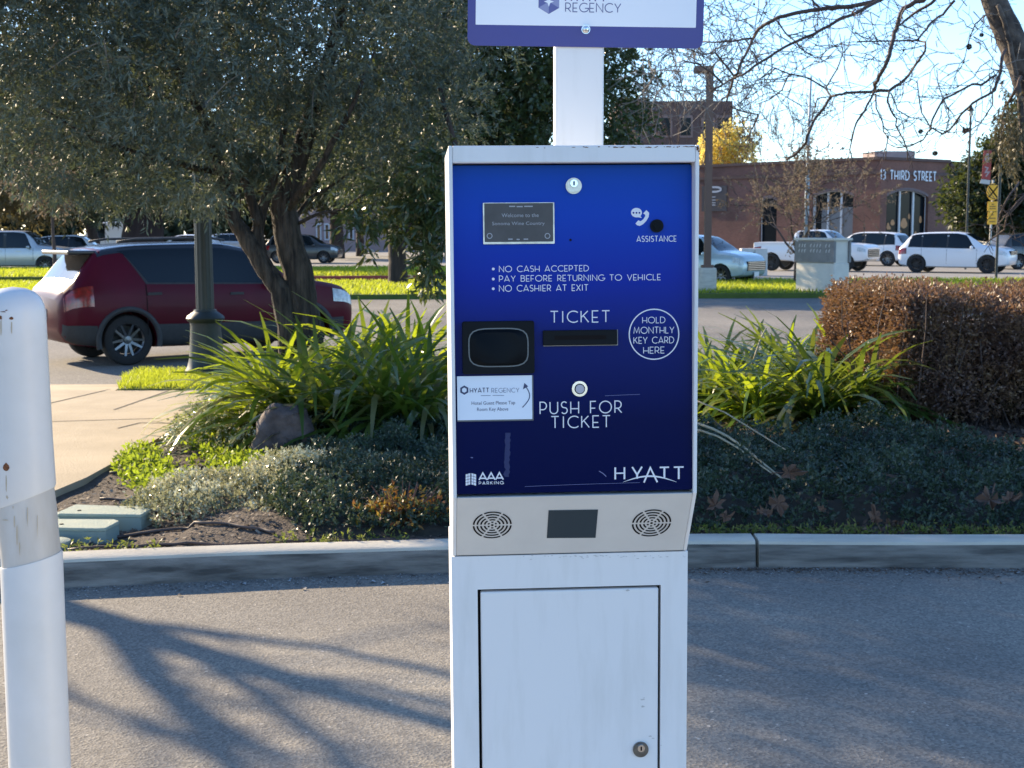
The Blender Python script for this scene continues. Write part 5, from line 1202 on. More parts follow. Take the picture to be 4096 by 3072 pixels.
    if clad: 
        for sg_ in (-1, 1):
            for (xa, xb) in zip([st[0, 0] + .35] + [w + wr * 1.16 for w in wheels], [w - wr * 1.16 for w in wheels] + [st[-1, 0] - .25]):
                if xb - xa > .15: patch("cladding", M_clad, xa, xb, .6, 2.3, .010, sides=(sg_,))
        for wx in wheels:
            for sg_ in (-1, 1):
                zb, zs_, zt_, ws, wt = at_x(wx); V = []; n_ = 20
                for i in range(n_ + 1):
                    a = R(-14 + 208 * i / n_)
                    for rr, yo in ((1.12, -.02), (1.13, .012), (1.32, .012), (1.335, -.012)): V.append((wx + wr * rr * math.cos(a), sg_ * (ws + yo), wr + wr * rr * math.sin(a)))
                MB().add(V, [(i * 4 + j, (i + 1) * 4 + j, (i + 1) * 4 + j + 1, i * 4 + j + 1) for i in range(n_) for j in range(3)]).build("wheel_arch", M_clad, rt, smooth=True)
    for wx in wheels:
        for sg_ in (-1, 1):
            Mx = Matrix.Translation((wx, sg_ * (wbase_y - .10), wr)) @ Matrix.Rotation(R(90) * -sg_, 4, 'X')
            m_ = MB(); tr = wr; m_.lathe([(tr * .64, -.10), (tr * .80, -.11), (tr * .95, -.095), (tr, -.06), (tr, .06), (tr * .95, .095), (tr * .80, .11), (tr * .655, .10), (tr * .64, .06), (tr * .63, -.02)], 36, Mx, cap=False)
            w_ = m_.build("wheel", M_tyre, rt, smooth=40)
            m_ = MB(); m_.lathe([(tr * .655, .095), (tr * .66, .085), (tr * .60, .06), (tr * .58, -.06)], 36, Mx, cap=False); m_.lathe([(tr * .17, .045), (tr * .15, .07), (0, .075)], 16, Mx, cap=False)
            for k in range(5):
                Mk = Mx @ Matrix.Rotation(R(72 * k + 20), 4, 'Z')
                for s2 in (-1, 1):
                    a0, a1 = s2 * .010, s2 * .085; w0, w1 = .022, .03
                    pts = [(tr * .12, a0 - w0, .052), (tr * .12, a0 + w0, .052), (tr * .60, a1 + w1 * .5, .078), (tr * .60, a1 - w1 * .5, .078)]; bk = [(x, y, z - .03) for x, y, z in pts]
                    m_.add([Mk @ Vector(p) for p in pts + bk], [(0, 1, 2, 3), (0, 3, 7, 4), (1, 5, 6, 2), (2, 6, 7, 3), (4, 7, 6, 5)])
            m_.build("rim", rim, w_, smooth=30)
            m_ = MB(); m_.lathe([(tr * .57, -.05), (0, -.05)], 24, Mx, cap=False); m_.build("brake_disc", M_rimd, w_)
    # lamps: boxes hugging the rounded corners via surface patches
    xF, xR = st[-1, 0], st[0, 0]
    hy_ = heady or (xF - .42, xF - .06, 3.6, 4.9); patch("headlight", M_lamp, hy_[0], hy_[1], hy_[2], hy_[3], .008)
    ty_ = taily or (xR + .05, xR + .42, 3.4, 4.9); patch("taillight", M_tail, ty_[0], ty_[1], ty_[2], ty_[3], .008)
    for hxp in handles:
        for sg_ in (-1, 1):
            zb, zs_, zt_, ws, wt = at_x(hxp); MB().box(hxp - .10, sg_ * ws * .985 - .014, zs_ - .135, hxp + .10, sg_ * ws * .985 + .014, zs_ - .10).build("door_handle", M_clad if clad else body, rt)
    if windows:
        xm = max(w[2] for w in windows) - .12
        for sg_ in (-1, 1):
            zb, zs_, zt_, ws, wt = at_x(xm); m_ = MB(); m_.lathe([(0, -.1), (.055, -.085), (.075, 0), (.055, .085), (0, .1)], 10, Matrix.Translation((xm, sg_ * (ws + .09), zs_ + .06)) @ Matrix.Rotation(R(90), 4, 'X'), cap=False); bevel(m_.build("mirror", body if not clad else M_clad, rt, smooth=True), .001)
    if grille:
        zb, zs_, zt_, ws, wt = at_x(xF - .04); m_ = MB(); m_.box(xF - .06, -grille[0], grille[1], xF + .012, grille[0], grille[2]); g_ = m_.build("grille", grille[3], rt)
        m_ = MB(); n_ = grille[4]
        for k in range(n_): zk = grille[1] + (grille[2] - grille[1]) * (k + .5) / n_; m_.box(xF + .0125, -grille[0] * .95, zk - .012, xF + .02, grille[0] * .95, zk + .012)
        m_.build("grille_bars", grille[5], g_)
    if plate: 
        for x_, z_ in plate: MB().box(x_ - .008, -.16, z_ - .075, x_ + .008, .16, z_ + .075).build("licence_plate", M_plate, rt)
    return rt, patch, at_x
SUV = [(-2.20, .50, .78, .92, .66, .52), (-2.14, .36, .93, 1.02, .80, .66), (-2.00, .30, 1.0, 1.14, .87, .70), (-1.80, .27, 1.03, 1.40, .895, .66), (-1.62, .25, 1.03, 1.565, .90, .64), (-.9, .23, 1.01, 1.635, .905, .63), (0, .22, .99, 1.645, .905, .63), (.42, .22, .98, 1.59, .905, .62), (.85, .22, .98, 1.36, .905, .66), (1.22, .23, .985, 1.13, .90, .72), (1.6, .26, .97, 1.08, .89, .74), (1.95, .30, .92, 1.0, .86, .72), (2.12, .36, .82, .90, .79, .64), (2.20, .50, .70, .76, .66, .5)]
SUVW = [("rear_quarter_window", -1.72, -1.22, 5.15, 7.75, (.10, -.03)), ("rear_window", -1.16, -.22, 5.15, 7.75, (-.04, 0)), ("front_window", -.15, .92, 5.15, 7.75, (0, -.42))]
# red SUV in the street
psi = R(35); wl_ = gnd(519, 1462, .004)
Rz = Matrix.Rotation(psi, 3, 'Z'); off_ = Rz @ Vector((-1.32, -.86, 0))
RSUV = [(x, a, b + (.07 if -2.05 < x < 1.3 else .03), c, d, e) for x, a, b, c, d, e in SUV]
RW = [("rear_window", -1.02, -.22, 5.15, 7.55, (-.36, 0)), ("front_window", -.15, .90, 5.15, 7.55, (0, -.42))]
r_car, r_patch, r_at = car("red_suv", "dark red SUV with black roof on the street behind the lamp post", "car", (wl_.x - off_.x, wl_.y - off_.y, .004), psi, RSUV, mat("dark_red_paint", (.085, .004, .015), (.07, .004, .012), scale=2, rough=.32, metal=.0, spec=.12, coat=.04), (-1.32, 1.32), .345, [("windshield", .45, 1.20), ("rear_windshield", -1.98, -1.66)], roof=(-1.66, .46, paint("black_roof_paint", (.012, .012, .014))), windows=RW, handles=(-.95, .25), plate=((-2.205, .70),), grille=(.45, .55, .80, M_clad, 3, M_clad))
r_patch("rear_bumper", M_clad, -2.17, -1.75, .5, 2.2, .012)
m = MB(); m.box(-2.02, -.60, 1.50, -1.60, .60, 1.555); bevel(m.build("spoiler", MATS["black_roof_paint"], r_car), .02, 3)
m = MB()
for sg_ in (-1, 1): m.tube([(-1.35, sg_ * .60, 1.665), (-1.1, sg_ * .60, 1.70), (0, sg_ * .60, 1.715), (.2, sg_ * .60, 1.68)], .018, 8)
m.build("roof_rail", M_clad, r_car, smooth=True)
M_wpaint = paint("white_car_paint", (.74, .75, .77)); M_silver = paint("silver_car_paint", (.50, .50, .50), (.46, .46, .46), .5, .3); M_lblue = paint("pale_blue_paint", (.50, .60, .64), (.46, .57, .62), .25); M_dgrey = paint("dark_grey_paint", (.06, .062, .062), None, .3)
def place(u, v, z=.004): p = gnd(u, v, z); return (p.x, p.y, z)
BIG = [(x * 1.05, a * 1.02, b * 1.03, c * 1.035, d * 1.02, e * 1.02) for x, a, b, c, d, e in SUV]; BIGW = [(n_, a * 1.05, b * 1.05, c, d, (t[0], t[1])) for n_, a, b, c, d, t in SUVW]
car("white_suv", "white SUV with black wheels on the far road at right, nose to the right", "car", place(3826, 1090), R(-33), BIG, M_wpaint, (-1.46, 1.46), .37, [("windshield", .5, 1.28), ("rear_windshield", -2.14, -1.82)], windows=BIGW, clad=False, rim=M_rimd, wbase_y=.9, handles=(-1.0, .3), grille=(.55, .75, .93, M_dark, 3, M_chrome))
car("white_suv", "white SUV half hidden between the pickup and the other white SUV", "car", place(3470, 1062), R(140), BIG, M_wpaint, (-1.46, 1.46), .37, [("windshield", .5, 1.28), ("rear_windshield", -2.14, -1.82)], windows=BIGW, clad=False, wbase_y=.9, grille=(.5, .75, .93, M_dark, 3, M_dark))
car("light_blue_suv", "pale blue SUV facing right with patterned grille, half hidden by the machine", "car", place(2790, 1137), R(-38), SUV, M_lblue, (-1.35, 1.35), .345, [("windshield", .45, 1.20), ("rear_windshield", -1.98, -1.66)], windows=SUVW, clad=False, grille=(.62, .50, .80, M_dark, 5, M_chrome), plate=((2.21, .38),), handles=(-.95, .25))
BOXY = [(-2.42, .5, 1.05, 1.2, .80, .7), (-2.38, .40, 1.12, 1.70, .90, .70), (-2.30, .36, 1.14, 1.82, .94, .74), (-1.5, .33, 1.12, 1.88, .95, .75), (0, .32, 1.10, 1.88, .95, .75), (.5, .32, 1.10, 1.84, .95, .74), (.9, .32, 1.10, 1.55, .95, .76), (1.15, .33, 1.12, 1.24, .94, .8), (1.8, .36, 1.08, 1.17, .93, .8), (2.25, .42, 1.0, 1.08, .90, .78), (2.38, .55, .85, .95, .8, .68)]
car("silver_suv", "boxy silver SUV parked at the left edge behind the white bollard", "car", place(75, 1092), R(3), BOXY, M_silver, (-1.4, 1.45), .38, [("windshield", .55, 1.12)], windows=[("rear_quarter_window", -2.2, -1.45, 5.2, 7.8, (0, 0)), ("rear_window", -1.3, -.35, 5.2, 7.8, (0, 0)), ("front_window", -.22, .88, 5.2, 7.8, (0, -.3))], clad=False, wbase_y=.92, handles=(-.5, .3), grille=(.6, .7, .95, M_dark, 3, M_silver))
PICK = [(-2.95, .55, 1.0, 1.28, .86, .82), (-2.88, .52, 1.12, 1.36, .96, .93), (-2.0, .50, 1.2, 1.37, .98, .95), (-.85, .45, 1.2, 1.37, .98, .95), (-.78, .42, 1.22, 1.80, .98, .78), (-.6, .42, 1.22, 1.92, .98, .78), (.4, .42, 1.22, 1.95, .98, .78), (.75, .42, 1.22, 1.88, .98, .78), (1.15, .42, 1.24, 1.58, .98, .84), (1.45, .44, 1.24, 1.36, .97, .88), (2.2, .46, 1.20, 1.31, .97, .88), (2.75, .50, 1.1, 1.24, .95, .86), (2.93, .60, 1.0, 1.1, .88, .8)]
PICK = [(x * .9, a * .93, b * .93, c * .93, d * .95, e * .95) for x, a, b, c, d, e in PICK]
car("pickup_truck", "white pickup truck parked behind the utility cabinets, nose to the right", "truck", place(3262, 1083), R(-34), PICK, M_wpaint, (-1.75, 1.66), .39, [("windshield", .65, 1.28), ("rear_windshield", -.72, -.58)], windows=[("rear_window", -.45, .11, 5.2, 7.7, (0, 0)), ("front_window", .18, 1.01, 5.2, 7.7, (0, -.32))], clad=False, rim=M_rimd, wbase_y=.90, grille=(.72, .63, .97, M_clad, 4, M_chrome), handles=(-.3, .4))
car("silver_hatchback", "silver car behind the olive trunk", "car", place(930, 1010), R(8), SUV, M_silver, (-1.35, 1.35), .345, [("windshield", .45, 1.20)], windows=SUVW, clad=False, grille=(.5, .55, .8, M_dark, 4, M_silver))
car("dark_grey_car", "dark grey car in shade right of the olive trunk, nose to the right", "car", place(1215, 1052), R(-4), SUV, M_dgrey, (-1.35, 1.35), .345, [("windshield", .45, 1.20)], windows=SUVW, clad=False, grille=(.5, .55, .8, M_dark, 4, M_dgrey))
car("dark_sedan", "dark car at the far right edge beyond the yellow signs", "car", place(4130, 1075), R(15), SUV, M_dgrey, (-1.35, 1.35), .345, [("windshield", .45, 1.20)], windows=SUVW, clad=False, grille=(.5, .55, .8, M_dark, 4, M_dgrey))
# far white delivery vans at left
VAN = [(-2.7, .5, 1.3, 2.2, .9, .85), (-2.6, .4, 1.35, 2.4, .97, .88), (0, .38, 1.3, 2.45, .98, .88), (1.0, .38, 1.3, 2.35, .98, .85), (1.7, .4, 1.3, 1.6, .97, .85), (2.4, .5, 1.15, 1.25, .93, .8), (2.55, .6, .95, 1.05, .85, .75)]
car("white_van", "white van far behind the red SUV's roof, left of the wide dark trunk", "van", (at(455, 900, 86).x, 86, .004), R(185), VAN, M_wpaint, (-1.6, 1.6), .36, [("windshield", 1.05, 1.65)], windows=[("front_window", .4, 1.2, 5.2, 7.6, (0, -.2))], clad=False, wbase_y=.9)
car("white_car", "white car far left behind the slim street tree", "car", (at(300, 930, 74).x, 74, .004), R(5), SUV, M_wpaint, (-1.35, 1.35), .345, [("windshield", .45, 1.20)], windows=SUVW, clad=False)
car("white_car", "white car glimpsed beyond the wide dark trunk, left of the lamp post", "car", (at(745, 960, 80).x, 80, .004), R(178), SUV, M_wpaint, (-1.35, 1.35), .345, [("windshield", .45, 1.20)], windows=SUVW, clad=False)

# ------------------------------------------------------------------ lamp post
LY = 15.45; lp = at(828, 1490, LY)
ROOT = thing("lamp_post", "dark green fluted lamp post with a flared base in front of the red SUV", "lamp post", (lp.x, LY, SWZ)); k_ = LY / FPX
M_lp = mat("lamp_post_paint", (.014, .020, .019), (.022, .030, .027), scale=6, rough=.5)
zb_ = lambda v: at(828, v, LY).z - SWZ
prof = [(92 * k_, 0), (90 * k_, .05), (78 * k_, .10), (70 * k_, zb_(1440)), (66 * k_, zb_(1400)), (60 * k_, zb_(1305)), (62 * k_, zb_(1290)), (72 * k_, zb_(1282)), (76 * k_, zb_(1272)), (70 * k_, zb_(1262)), (46 * k_, zb_(1245)), (44 * k_, zb_(1238))]
MB().lathe(prof, 28).build("base", M_lp, ROOT, smooth=35)
m = MB(); vs = []; N_ = 48; hs = np.linspace(zb_(1239), 5.2, 24)
for i, h in enumerate(hs):
    r0 = (36 - 7 * i / 23) * k_
    for k in range(N_): r_ = r0 * (1 - .06 * (k % 4 in (1, 2))); a = 2 * math.pi * k / N_; vs.append((r_ * math.cos(a), r_ * math.sin(a), h))
m.add(vs, [(i * N_ + k, i * N_ + (k + 1) % N_, (i + 1) * N_ + (k + 1) % N_, (i + 1) * N_ + k) for i in range(23) for k in range(N_)]); m.build("shaft", M_lp, ROOT, smooth=25)
MB().lathe([(.09, 5.2), (.14, 5.3), (.20, 5.5), (.22, 5.75), (.16, 5.95), (.03, 6.05), (0, 6.05)], 20).build("lamp_globe", mat("lamp_glass", (.7, .7, .66), rough=.3), ROOT, smooth=True)

# ------------------------------------------------------------------ utility boxes and the letter pedestal on the median
M_ped = mat("pedestal_plaster", (.66, .61, .52), (.58, .54, .46), scale=3, rough=.8); M_grey = mat("grey_sign_panel", (.16, .155, .15), (.22, .21, .20), scale=5, rough=.6)
PY = 34.5 + 2.2; q0 = at(3214, 1180, PY); q1 = at(3386, 1180, PY); kP = PY / FPX
ped = thing("monument_sign", "white pedestal with a grey top panel of pale letters on the median lawn", "monument sign", ((q0.x + q1.x) / 2, PY + .4, .13), R(-60))
w_ = 1.5; d_ = .55; z1 = at(3300, 1052, PY).z - .13; z2 = at(3300, 962, PY).z - .13; z3 = at(3300, 955, PY).z - .13
bevel(MB().box(-w_ / 2, -d_ / 2, -.05, w_ / 2, d_ / 2, z1).build("pedestal", M_ped, ped), .02)
MB().box(-w_ / 2 + .03, -d_ / 2 + .03, z1 + .002, w_ / 2 - .03, d_ / 2 - .03, z2).build("core", M_ped, ped)
for sg_ in (-1, 1):
    MB().box(-w_ / 2 - .02, sg_ * d_ / 2 - .035, z1 + .02, w_ / 2 + .02, sg_ * d_ / 2 + .035, z2 - .02).build("letter_panel", M_grey, ped)
bevel(MB().box(-w_ / 2 - .05, -d_ / 2 - .06, z2 + .001, w_ / 2 + .05, d_ / 2 + .06, z3 + .02).build("cap", M_ped, ped), .01)
pf2 = Frame((0, -d_ / 2 - .0352, (z1 + z2) / 2), (1, 0, 0), (0, 0, 1)); m = MB(); rnd = random.Random(2)
for row in (.12, -.02):
    for k in range(11):
        if k in (3, 8): continue
        x = -.60 + k * .118; m.stroke([(x, row), (x + rnd.uniform(-.02, .02), row + .05), (x + .03, row + .085)], .022, pf2, .004)
m.build("panel_letters", mat("pale_letters", (.7, .68, .62), rough=.5), ped)
uq = at(2967, 1092, 54); ub = thing("utility_cabinet", "plain light grey utility cabinet between the pale blue SUV and the pickup", "utility cabinet", ((at(3018, 1092, 54).x), 54.3, .0))
wU = 103 * 54 / FPX / 2; hU = at(3000, 994, 54).z
b_ = bevel(MB().box(-wU, -.3, 0, wU, .3, hU).build("cabinet", mat("cabinet_grey", (.60, .60, .58), (.54, .54, .52), scale=3, rough=.6), ub), .02)
m = MB(); m.box(-.09, -.306, hU * .84, .02, -.3005, hU * .87); m.box(.2, -.306, hU * .58, .36, -.3005, hU * .60); m.build("latch", M_dark, b_)
m = MB(); m.box(-.012, -.304, .1, .012, -.3004, hU - .06); m.build("door_seam", M_grey, b_)

# brown shoebox street light on a concrete foot
SLY = 37.5; s_ = at(2828, 1160, SLY); sl = thing("street_light", "tall brown parking lot light with a box head on a concrete foot beside the machine", "street light", (s_.x, SLY, .0)); kS = SLY / FPX
M_brown = mat("brown_metal", (.15, .082, .055), (.115, .065, .045), scale=2, rough=.55); zt_ = at(2837, 290, SLY).z
pw = 14 * kS; MB().box(-pw * .95, -pw * .95, .8, pw * .95, pw * .95, zt_).build("pole", M_brown, sl)
MB().lathe([(38 * kS, 0), (38 * kS, .72), (34 * kS, .78), (0, .78)], 20).build("concrete_foot", M_kerb, sl, smooth=30)
bevel(MB().box(-62 * kS, -.22, zt_ - .02, 12 * kS, .22, zt_ + 24 * kS).build("lamp_head", M_brown, sl), .05, 3)
m = MB(); m.box(-.16, -.16, .79, .16, .16, .86); m.build("base_plate", M_brown, sl)
# grey thin pole
GY = 52; g_ = thing("signal_pole", "thin grey pole rising above the brick building", "pole", (at(3222, 1095, GY).x, GY, .0)); kG = GY / FPX
m = MB(); m.tube([(0, 0, 0), (0, 0, 3.2), (.0, 0, 5), (.05, 0, at(3226, 305, GY).z)], [10 * kG, 9 * kG, 6 * kG, 4 * kG], 10); m.build("shaft", mat("galvanised", (.30, .36, .40), (.25, .30, .34), scale=3, rough=.5, metal=.3), g_, smooth=True)
m = MB(); m.lathe([(16 * kG, 0), (16 * kG, .5), (11 * kG, .55)], 12); m.build("foot", M_kerb, g_)
# road signs
RSY = 58; kR = RSY / FPX; rx_ = at(3955, 1090, RSY)
rsn = thing("railroad_sign", "round yellow railroad crossing sign above two yellow plates on one pole", "road sign", (rx_.x, RSY, .0)); M_yel = mat("yellow_sign", (.86, .44, .02), (.80, .40, .02), scale=4, rough=.5)
m = MB(); m.tube([(0, 0, 0), (.04, 0, at(3968, 720, RSY).z)], .045, 8); m.build("pole", mat("grey_pole", (.4, .4, .38), rough=.5, metal=.4), rsn)
def rpx(u, v): p = at(u, v, RSY); return (p.x - rx_.x, p.z)
fr = Frame((0, -.06, 0), (1, 0, 0), (0, 0, 1)); c_ = rpx(3970, 768)
rd_ = MB().prism(circle(*c_, 25 * kR, 28, 34 * kR), fr, 0, .012).build("warning_disc", M_yel, rsn)
m = MB(); m.stroke([(c_[0] - .19, c_[1] - .24), (c_[0] + .19, c_[1] + .24)], .06, fr, .014); m.stroke([(c_[0] - .19, c_[1] + .24), (c_[0] + .19, c_[1] - .24)], .06, fr, .0145); m.build("crossbuck_mark", M_dark, rd_)
for (u0, v0, u1, v1) in ((3947, 806, 3990, 846), (3947, 848, 3988, 898)):
    a, b = rpx(u0, v1), rpx(u1, v0); o_ = MB().prism(rrect(a[0], a[1], b[0], b[1], .04, 3), fr, 0, .012).build("warning_plate", M_yel, rsn)
    m = MB(); yy_ = np.linspace(b[1] - .12, a[1] + .12, 3); cx_ = (a[0] + b[0]) / 2
    for i, y_ in enumerate(yy_): m.stroke([(cx_ - (.05 if i == 0 else .13), y_), (cx_ + (.05 if i == 0 else .13), y_)], .045, fr, .014)
    m.build("plate_marks", mat("faded_black", (.22, .11, .02), rough=.6), o_)
BNY = 50; bx_ = at(3985, 1090, BNY); bn = thing("banner_pole", "dark slim street pole carrying a red banner at the right", "pole", (bx_.x, BNY, .0))
m = MB(); m.tube([(0, 0, 0), (.01, 0, at(3985, 480, BNY).z)], .05, 8); m.build("pole", M_lp, bn)
def bpx(u, v): p = at(u, v, BNY); return (p.x - bx_.x, p.z)
fr = Frame((0, -.03, 0), (1, 0, 0), (0, 0, 1)); M_red = mat("red_banner", (.38, .06, .05), (.32, .05, .045), scale=4, rough=.7)
bo_ = MB().prism([bpx(3925, 716), bpx(3960, 720), bpx(3966, 603), bpx(3934, 602)], fr, 0, .01).build("banner", M_red, bn)
MB().prism([bpx(3917, 733), bpx(3957, 738), bpx(3960, 721), bpx(3924, 717)], fr, 0, .01).build("banner_hem", mat("banner_white", (.55, .52, .5), rough=.7), bn)
m = MB(); m.flat(circle(*bpx(3949, 632), .11, 14, .17), fr, .012); m.stroke([bpx(3938, 668), bpx(3950, 672), bpx(3940, 690), bpx(3955, 688), bpx(3942, 706)], .05, fr, .012); m.build("banner_print", mat("banner_print", (.40, .30, .30), rough=.7), bo_)
m = MB(); m.tube([(-.5, -.02, bpx(3934, 602)[1] + .02), (0, 0, bpx(3985, 602)[1] + .02)], .015, 6); m.tube([(-.55, -.02, bpx(3925, 738)[1] - .01), (0, 0, bpx(3985, 738)[1])], .015, 6); m.build("bracket", M_lp, bn)
# globe lantern far at right
gl = at(3883, 455, 62); gt = thing("globe_lamp", "distant street lamp with a white globe under a dark cap among the sycamore twigs", "street light", (gl.x, 62, 0))
m = MB(); m.tube([(.0, 0, 0), (0, 0, gl.z + .1)], .05, 8); m.build("pole", M_lp, gt); MB().lathe([(0, gl.z - .16), (.11, gl.z - .05), (.13, gl.z + .05), (.09, gl.z + .12)], 14).build("globe", mat("globe_glass", (.75, .70, .58), rough=.3), gt, smooth=True)
MB().lathe([(.17, gl.z + .13), (.09, gl.z + .24), (.02, gl.z + .42), (0, gl.z + .45)], 14).build("cap", M_lp, gt, smooth=True)
# ------------------------------------------------------------------ brick building at right
def brickmat(name, c1, c2, mort, sx=1.0):
    m = bpy.data.materials.new(name); m.use_nodes = True; t = m.node_tree; N = t.nodes; Lk = t.links; b = N["Principled BSDF"]; MATS[name] = m
    tc = N.new("ShaderNodeTexCoord"); mp = N.new("ShaderNodeMapping"); mp.inputs["Rotation"].default_value = (R(90), 0, 0); Lk.new(tc.outputs["Object"], mp.inputs[0])
    br = N.new("ShaderNodeTexBrick"); br.inputs["Scale"].default_value = 4.2 * sx; br.inputs["Color1"].default_value = (*c1, 1); br.inputs["Color2"].default_value = (*c2, 1); br.inputs["Mortar"].default_value = (*mort, 1); br.inputs["Mortar Size"].default_value = .012
    Lk.new(mp.outputs[0], br.inputs["Vector"])
    n = N.new("ShaderNodeTexNoise"); n.inputs["Scale"].default_value = .5; n.inputs["Detail"].default_value = 6; Lk.new(tc.outputs["Object"], n.inputs["Vector"])
    r = N.new("ShaderNodeValToRGB"); r.color_ramp.elements[0].position = .3; r.color_ramp.elements[0].color = (.7, .7, .7, 1); r.color_ramp.elements[1].position = .7; r.color_ramp.elements[1].color = (1.2, 1.15, 1.15, 1); Lk.new(n.outputs[0], r.inputs[0])
    x = N.new("ShaderNodeMix"); x.data_type = 'RGBA'; x.blend_type = 'MULTIPLY'; x.inputs[0].default_value = 1; Lk.new(br.outputs[0], x.inputs[6]); Lk.new(r.outputs[0], x.inputs[7]); Lk.new(x.outputs[2], b.inputs["Base Color"]); b.inputs["Roughness"].default_value = .9
    return m
M_brick = brickmat("brick_wall", (.175, .080, .060), (.22, .105, .075), (.20, .145, .125)); M_brickd = mat("brick_cornice", (.10, .062, .055), (.125, .078, .068), scale=2, rough=.9)
M_arch = mat("arch_brick", (.19, .145, .14), (.15, .11, .105), scale=4, rough=.9); M_mull = mat("window_bar_paint", (.64, .65, .65), (.56, .57, .57), scale=4, rough=.5)
M_blind = mat("pale_blind", (.22, .22, .215), (.19, .19, .19), scale=3, rough=.7); M_glow = mat("orange_lit_interior", (.55, .25, .09), (.42, .2, .08), scale=6, rough=.5)
BH = at(3515, 628, 82).z
def ground_pt(u, Y): p = at(u, 1043, Y); return Vector((p.x, Y, 0))
A, B, C, D = ground_pt(2770, 92), ground_pt(3515, 82), ground_pt(3785, 86), ground_pt(4260, 96)
bb = thing("brick_building", "low brick building with arched windows and pale letters over its entrance", "building", (B.x, B.y, 0))
BM = ROOTM[bb.name]
def seg(P, Q): 
    p = BM.inverted() @ P; q = BM.inverted() @ Q; return Frame(p, q - p, (0, 0, 1), BM), (q - p).length
F1, L1 = seg(A, B); F2, L2 = seg(B, C); F3, L3 = seg(C, D)
def arch_poly(fr, u0, u1, vs_, vc, vb):
    x0, t0 = fr.px(u0, vs_); x1, t1 = fr.px(u1, vs_); tb = max(.05, fr.px(u0, vb)[1]); tc = fr.px((u0 + u1) / 2, vc)[1]; ts = (t0 + t1) / 2; h = tc - ts
    top = [(x0 + (x1 - x0) * k / 12, ts + h * math.sin(math.pi * k / 12) ** .8) for k in range(13)]
    return [(x0, tb)] + top + [(x1, tb)], (x0, x1, tb, ts, tc)
wins = {1: [arch_poly(F1, 3040, 3108, 800, 786, 1030), arch_poly(F1, 3248, 3414, 782, 760, 1030)], 2: [arch_poly(F2, 3547, 3714, 782, 756, 1043)], 3: []}
wm = MB()
for i, (fr, L) in enumerate(((F1, L1), (F2, L2), (F3, L3)), 1):
    h = BH if i < 3 else BH - .22
    loops = [[(0, 0), (L, 0), (L, h), (0, h)]] + [w[0] for w in wins[i]]
    flat_ = [p for l in loops for p in l]; tri = tessellate_polygon([[Vector((x, t, 0)) for x, t in l] for l in loops])
    wm.add([fr(x, t, 0) for x, t in flat_], [tuple(q) for q in tri])
    for w, _ in wins[i]:
        n = len(w); wm.add([fr(x, t, 0) for x, t in w] + [fr(x, t, -.35) for x, t in w], [(k, (k + 1) % n, n + (k + 1) % n, n + k) for k in range(n)])
a_, b_, c_, d_ = (BM.inverted() @ P for P in (A, B, C, D)); bk = Vector((0, 30, 0)); z1 = Vector((0, 0, BH - .05)); 
wm.add([a_, a_ + bk, d_ + bk, d_, a_ + z1, a_ + bk + z1, d_ + bk + z1, d_ + z1, b_ + z1, c_ + z1], [(0, 1, 5, 4), (1, 2, 6, 5), (2, 3, 7, 6), (4, 5, 6, 7, 9, 8)])
wm.build("wall", M_brick, bb)
cm = MB()
for fr, L, h in ((F1, L1, BH), (F2, L2, BH), (F3, L3, BH - .22)):
    cm.prism([(-.02, h - .16), (L + .02, h - .16), (L + .02, h + .02), (-.02, h + .02)], fr, .003, .12); cm.prism([(-.01, h - 1.0), (L + .01, h - 1.0), (L + .01, h - .80), (-.01, h - .80)], fr, .003, .09)
cm.build("cornice", M_brickd, bb)
def window(fr, w, muls, blind_v=None, lit_shapes=False):
    poly, (x0, x1, tb, ts, tc) = w
    m = MB(); m.stroke(poly[1:-1], .16, fr, .004)
    fo = MB(); fo.stroke([(x0 + (x - x0) * 1, t - .04) for x, t in poly], .14, fr, -.20)
    for u, wpx in muls:
        x = fr.px(u, 900, -.2)[0]; kk = wpx * 82 / FPX / 2; fo.prism([(x - kk, tb), (x + kk, tb), (x + kk, tc - .05), (x - kk, tc - .05)], fr, -.26, -.18)
    f_ = fo.build("window", M_mull, bb); m.build("window_arch", M_arch, f_)
    MB().flat(poly, fr, -.30).build("pane", M_glassdark, f_)
    if blind_v:
        t = fr.px(3300, blind_v, -.3)[1]; MB().flat([(x0 + .55, tb), (x1, tb), (x1, t), (x0 + .55, t)], fr, -.29).build("blind", M_blind, f_)
    if lit_shapes:
        m = MB()  # flat orange shapes; warm interior light put into their colour
        for u, v, r_, q in ((3552, 905, 9, 14), (3570, 890, 13, 12), (3615, 893, 22, 21), (3558, 912, 8, 7), (3636, 866, 7, 12), (3681, 878, 9, 15), (3662, 932, 7, 8), (3600, 925, 8, 6)): 
            x, t = fr.px(u, v, -.29); kk = 82 / FPX; m.flat([(x + r_ * kk * (1 - .2 * math.sin(3 * a)) * math.cos(a), t + q * kk * math.sin(a)) for a in [2 * math.pi * j / 12 for j in range(12)]], fr, -.288 + .001 * (u % 7))
        m.build("window_lit_shapes", M_glow, f_)
window(F1, wins[1][0], [(3041, 9)]); window(F1, wins[1][1], [(3256, 11), (3311, 8), (3364, 9)], 830); window(F2, wins[2][0], [(3596, 9), (3650, 10), (3706, 14)], lit_shapes=True)
m = MB(); q0 = F2.px(3521, 716, .1); q1 = F2.px(3745, 689, .1); lettering(m, "13 THIRD STREET", F2, (q0[0], q0[1], q1[0], q1[1]), .17, .10, .30); 
m.build("wall_lettering", mat("pale_wall_letters", (.70, .74, .78), rough=.5), bb)
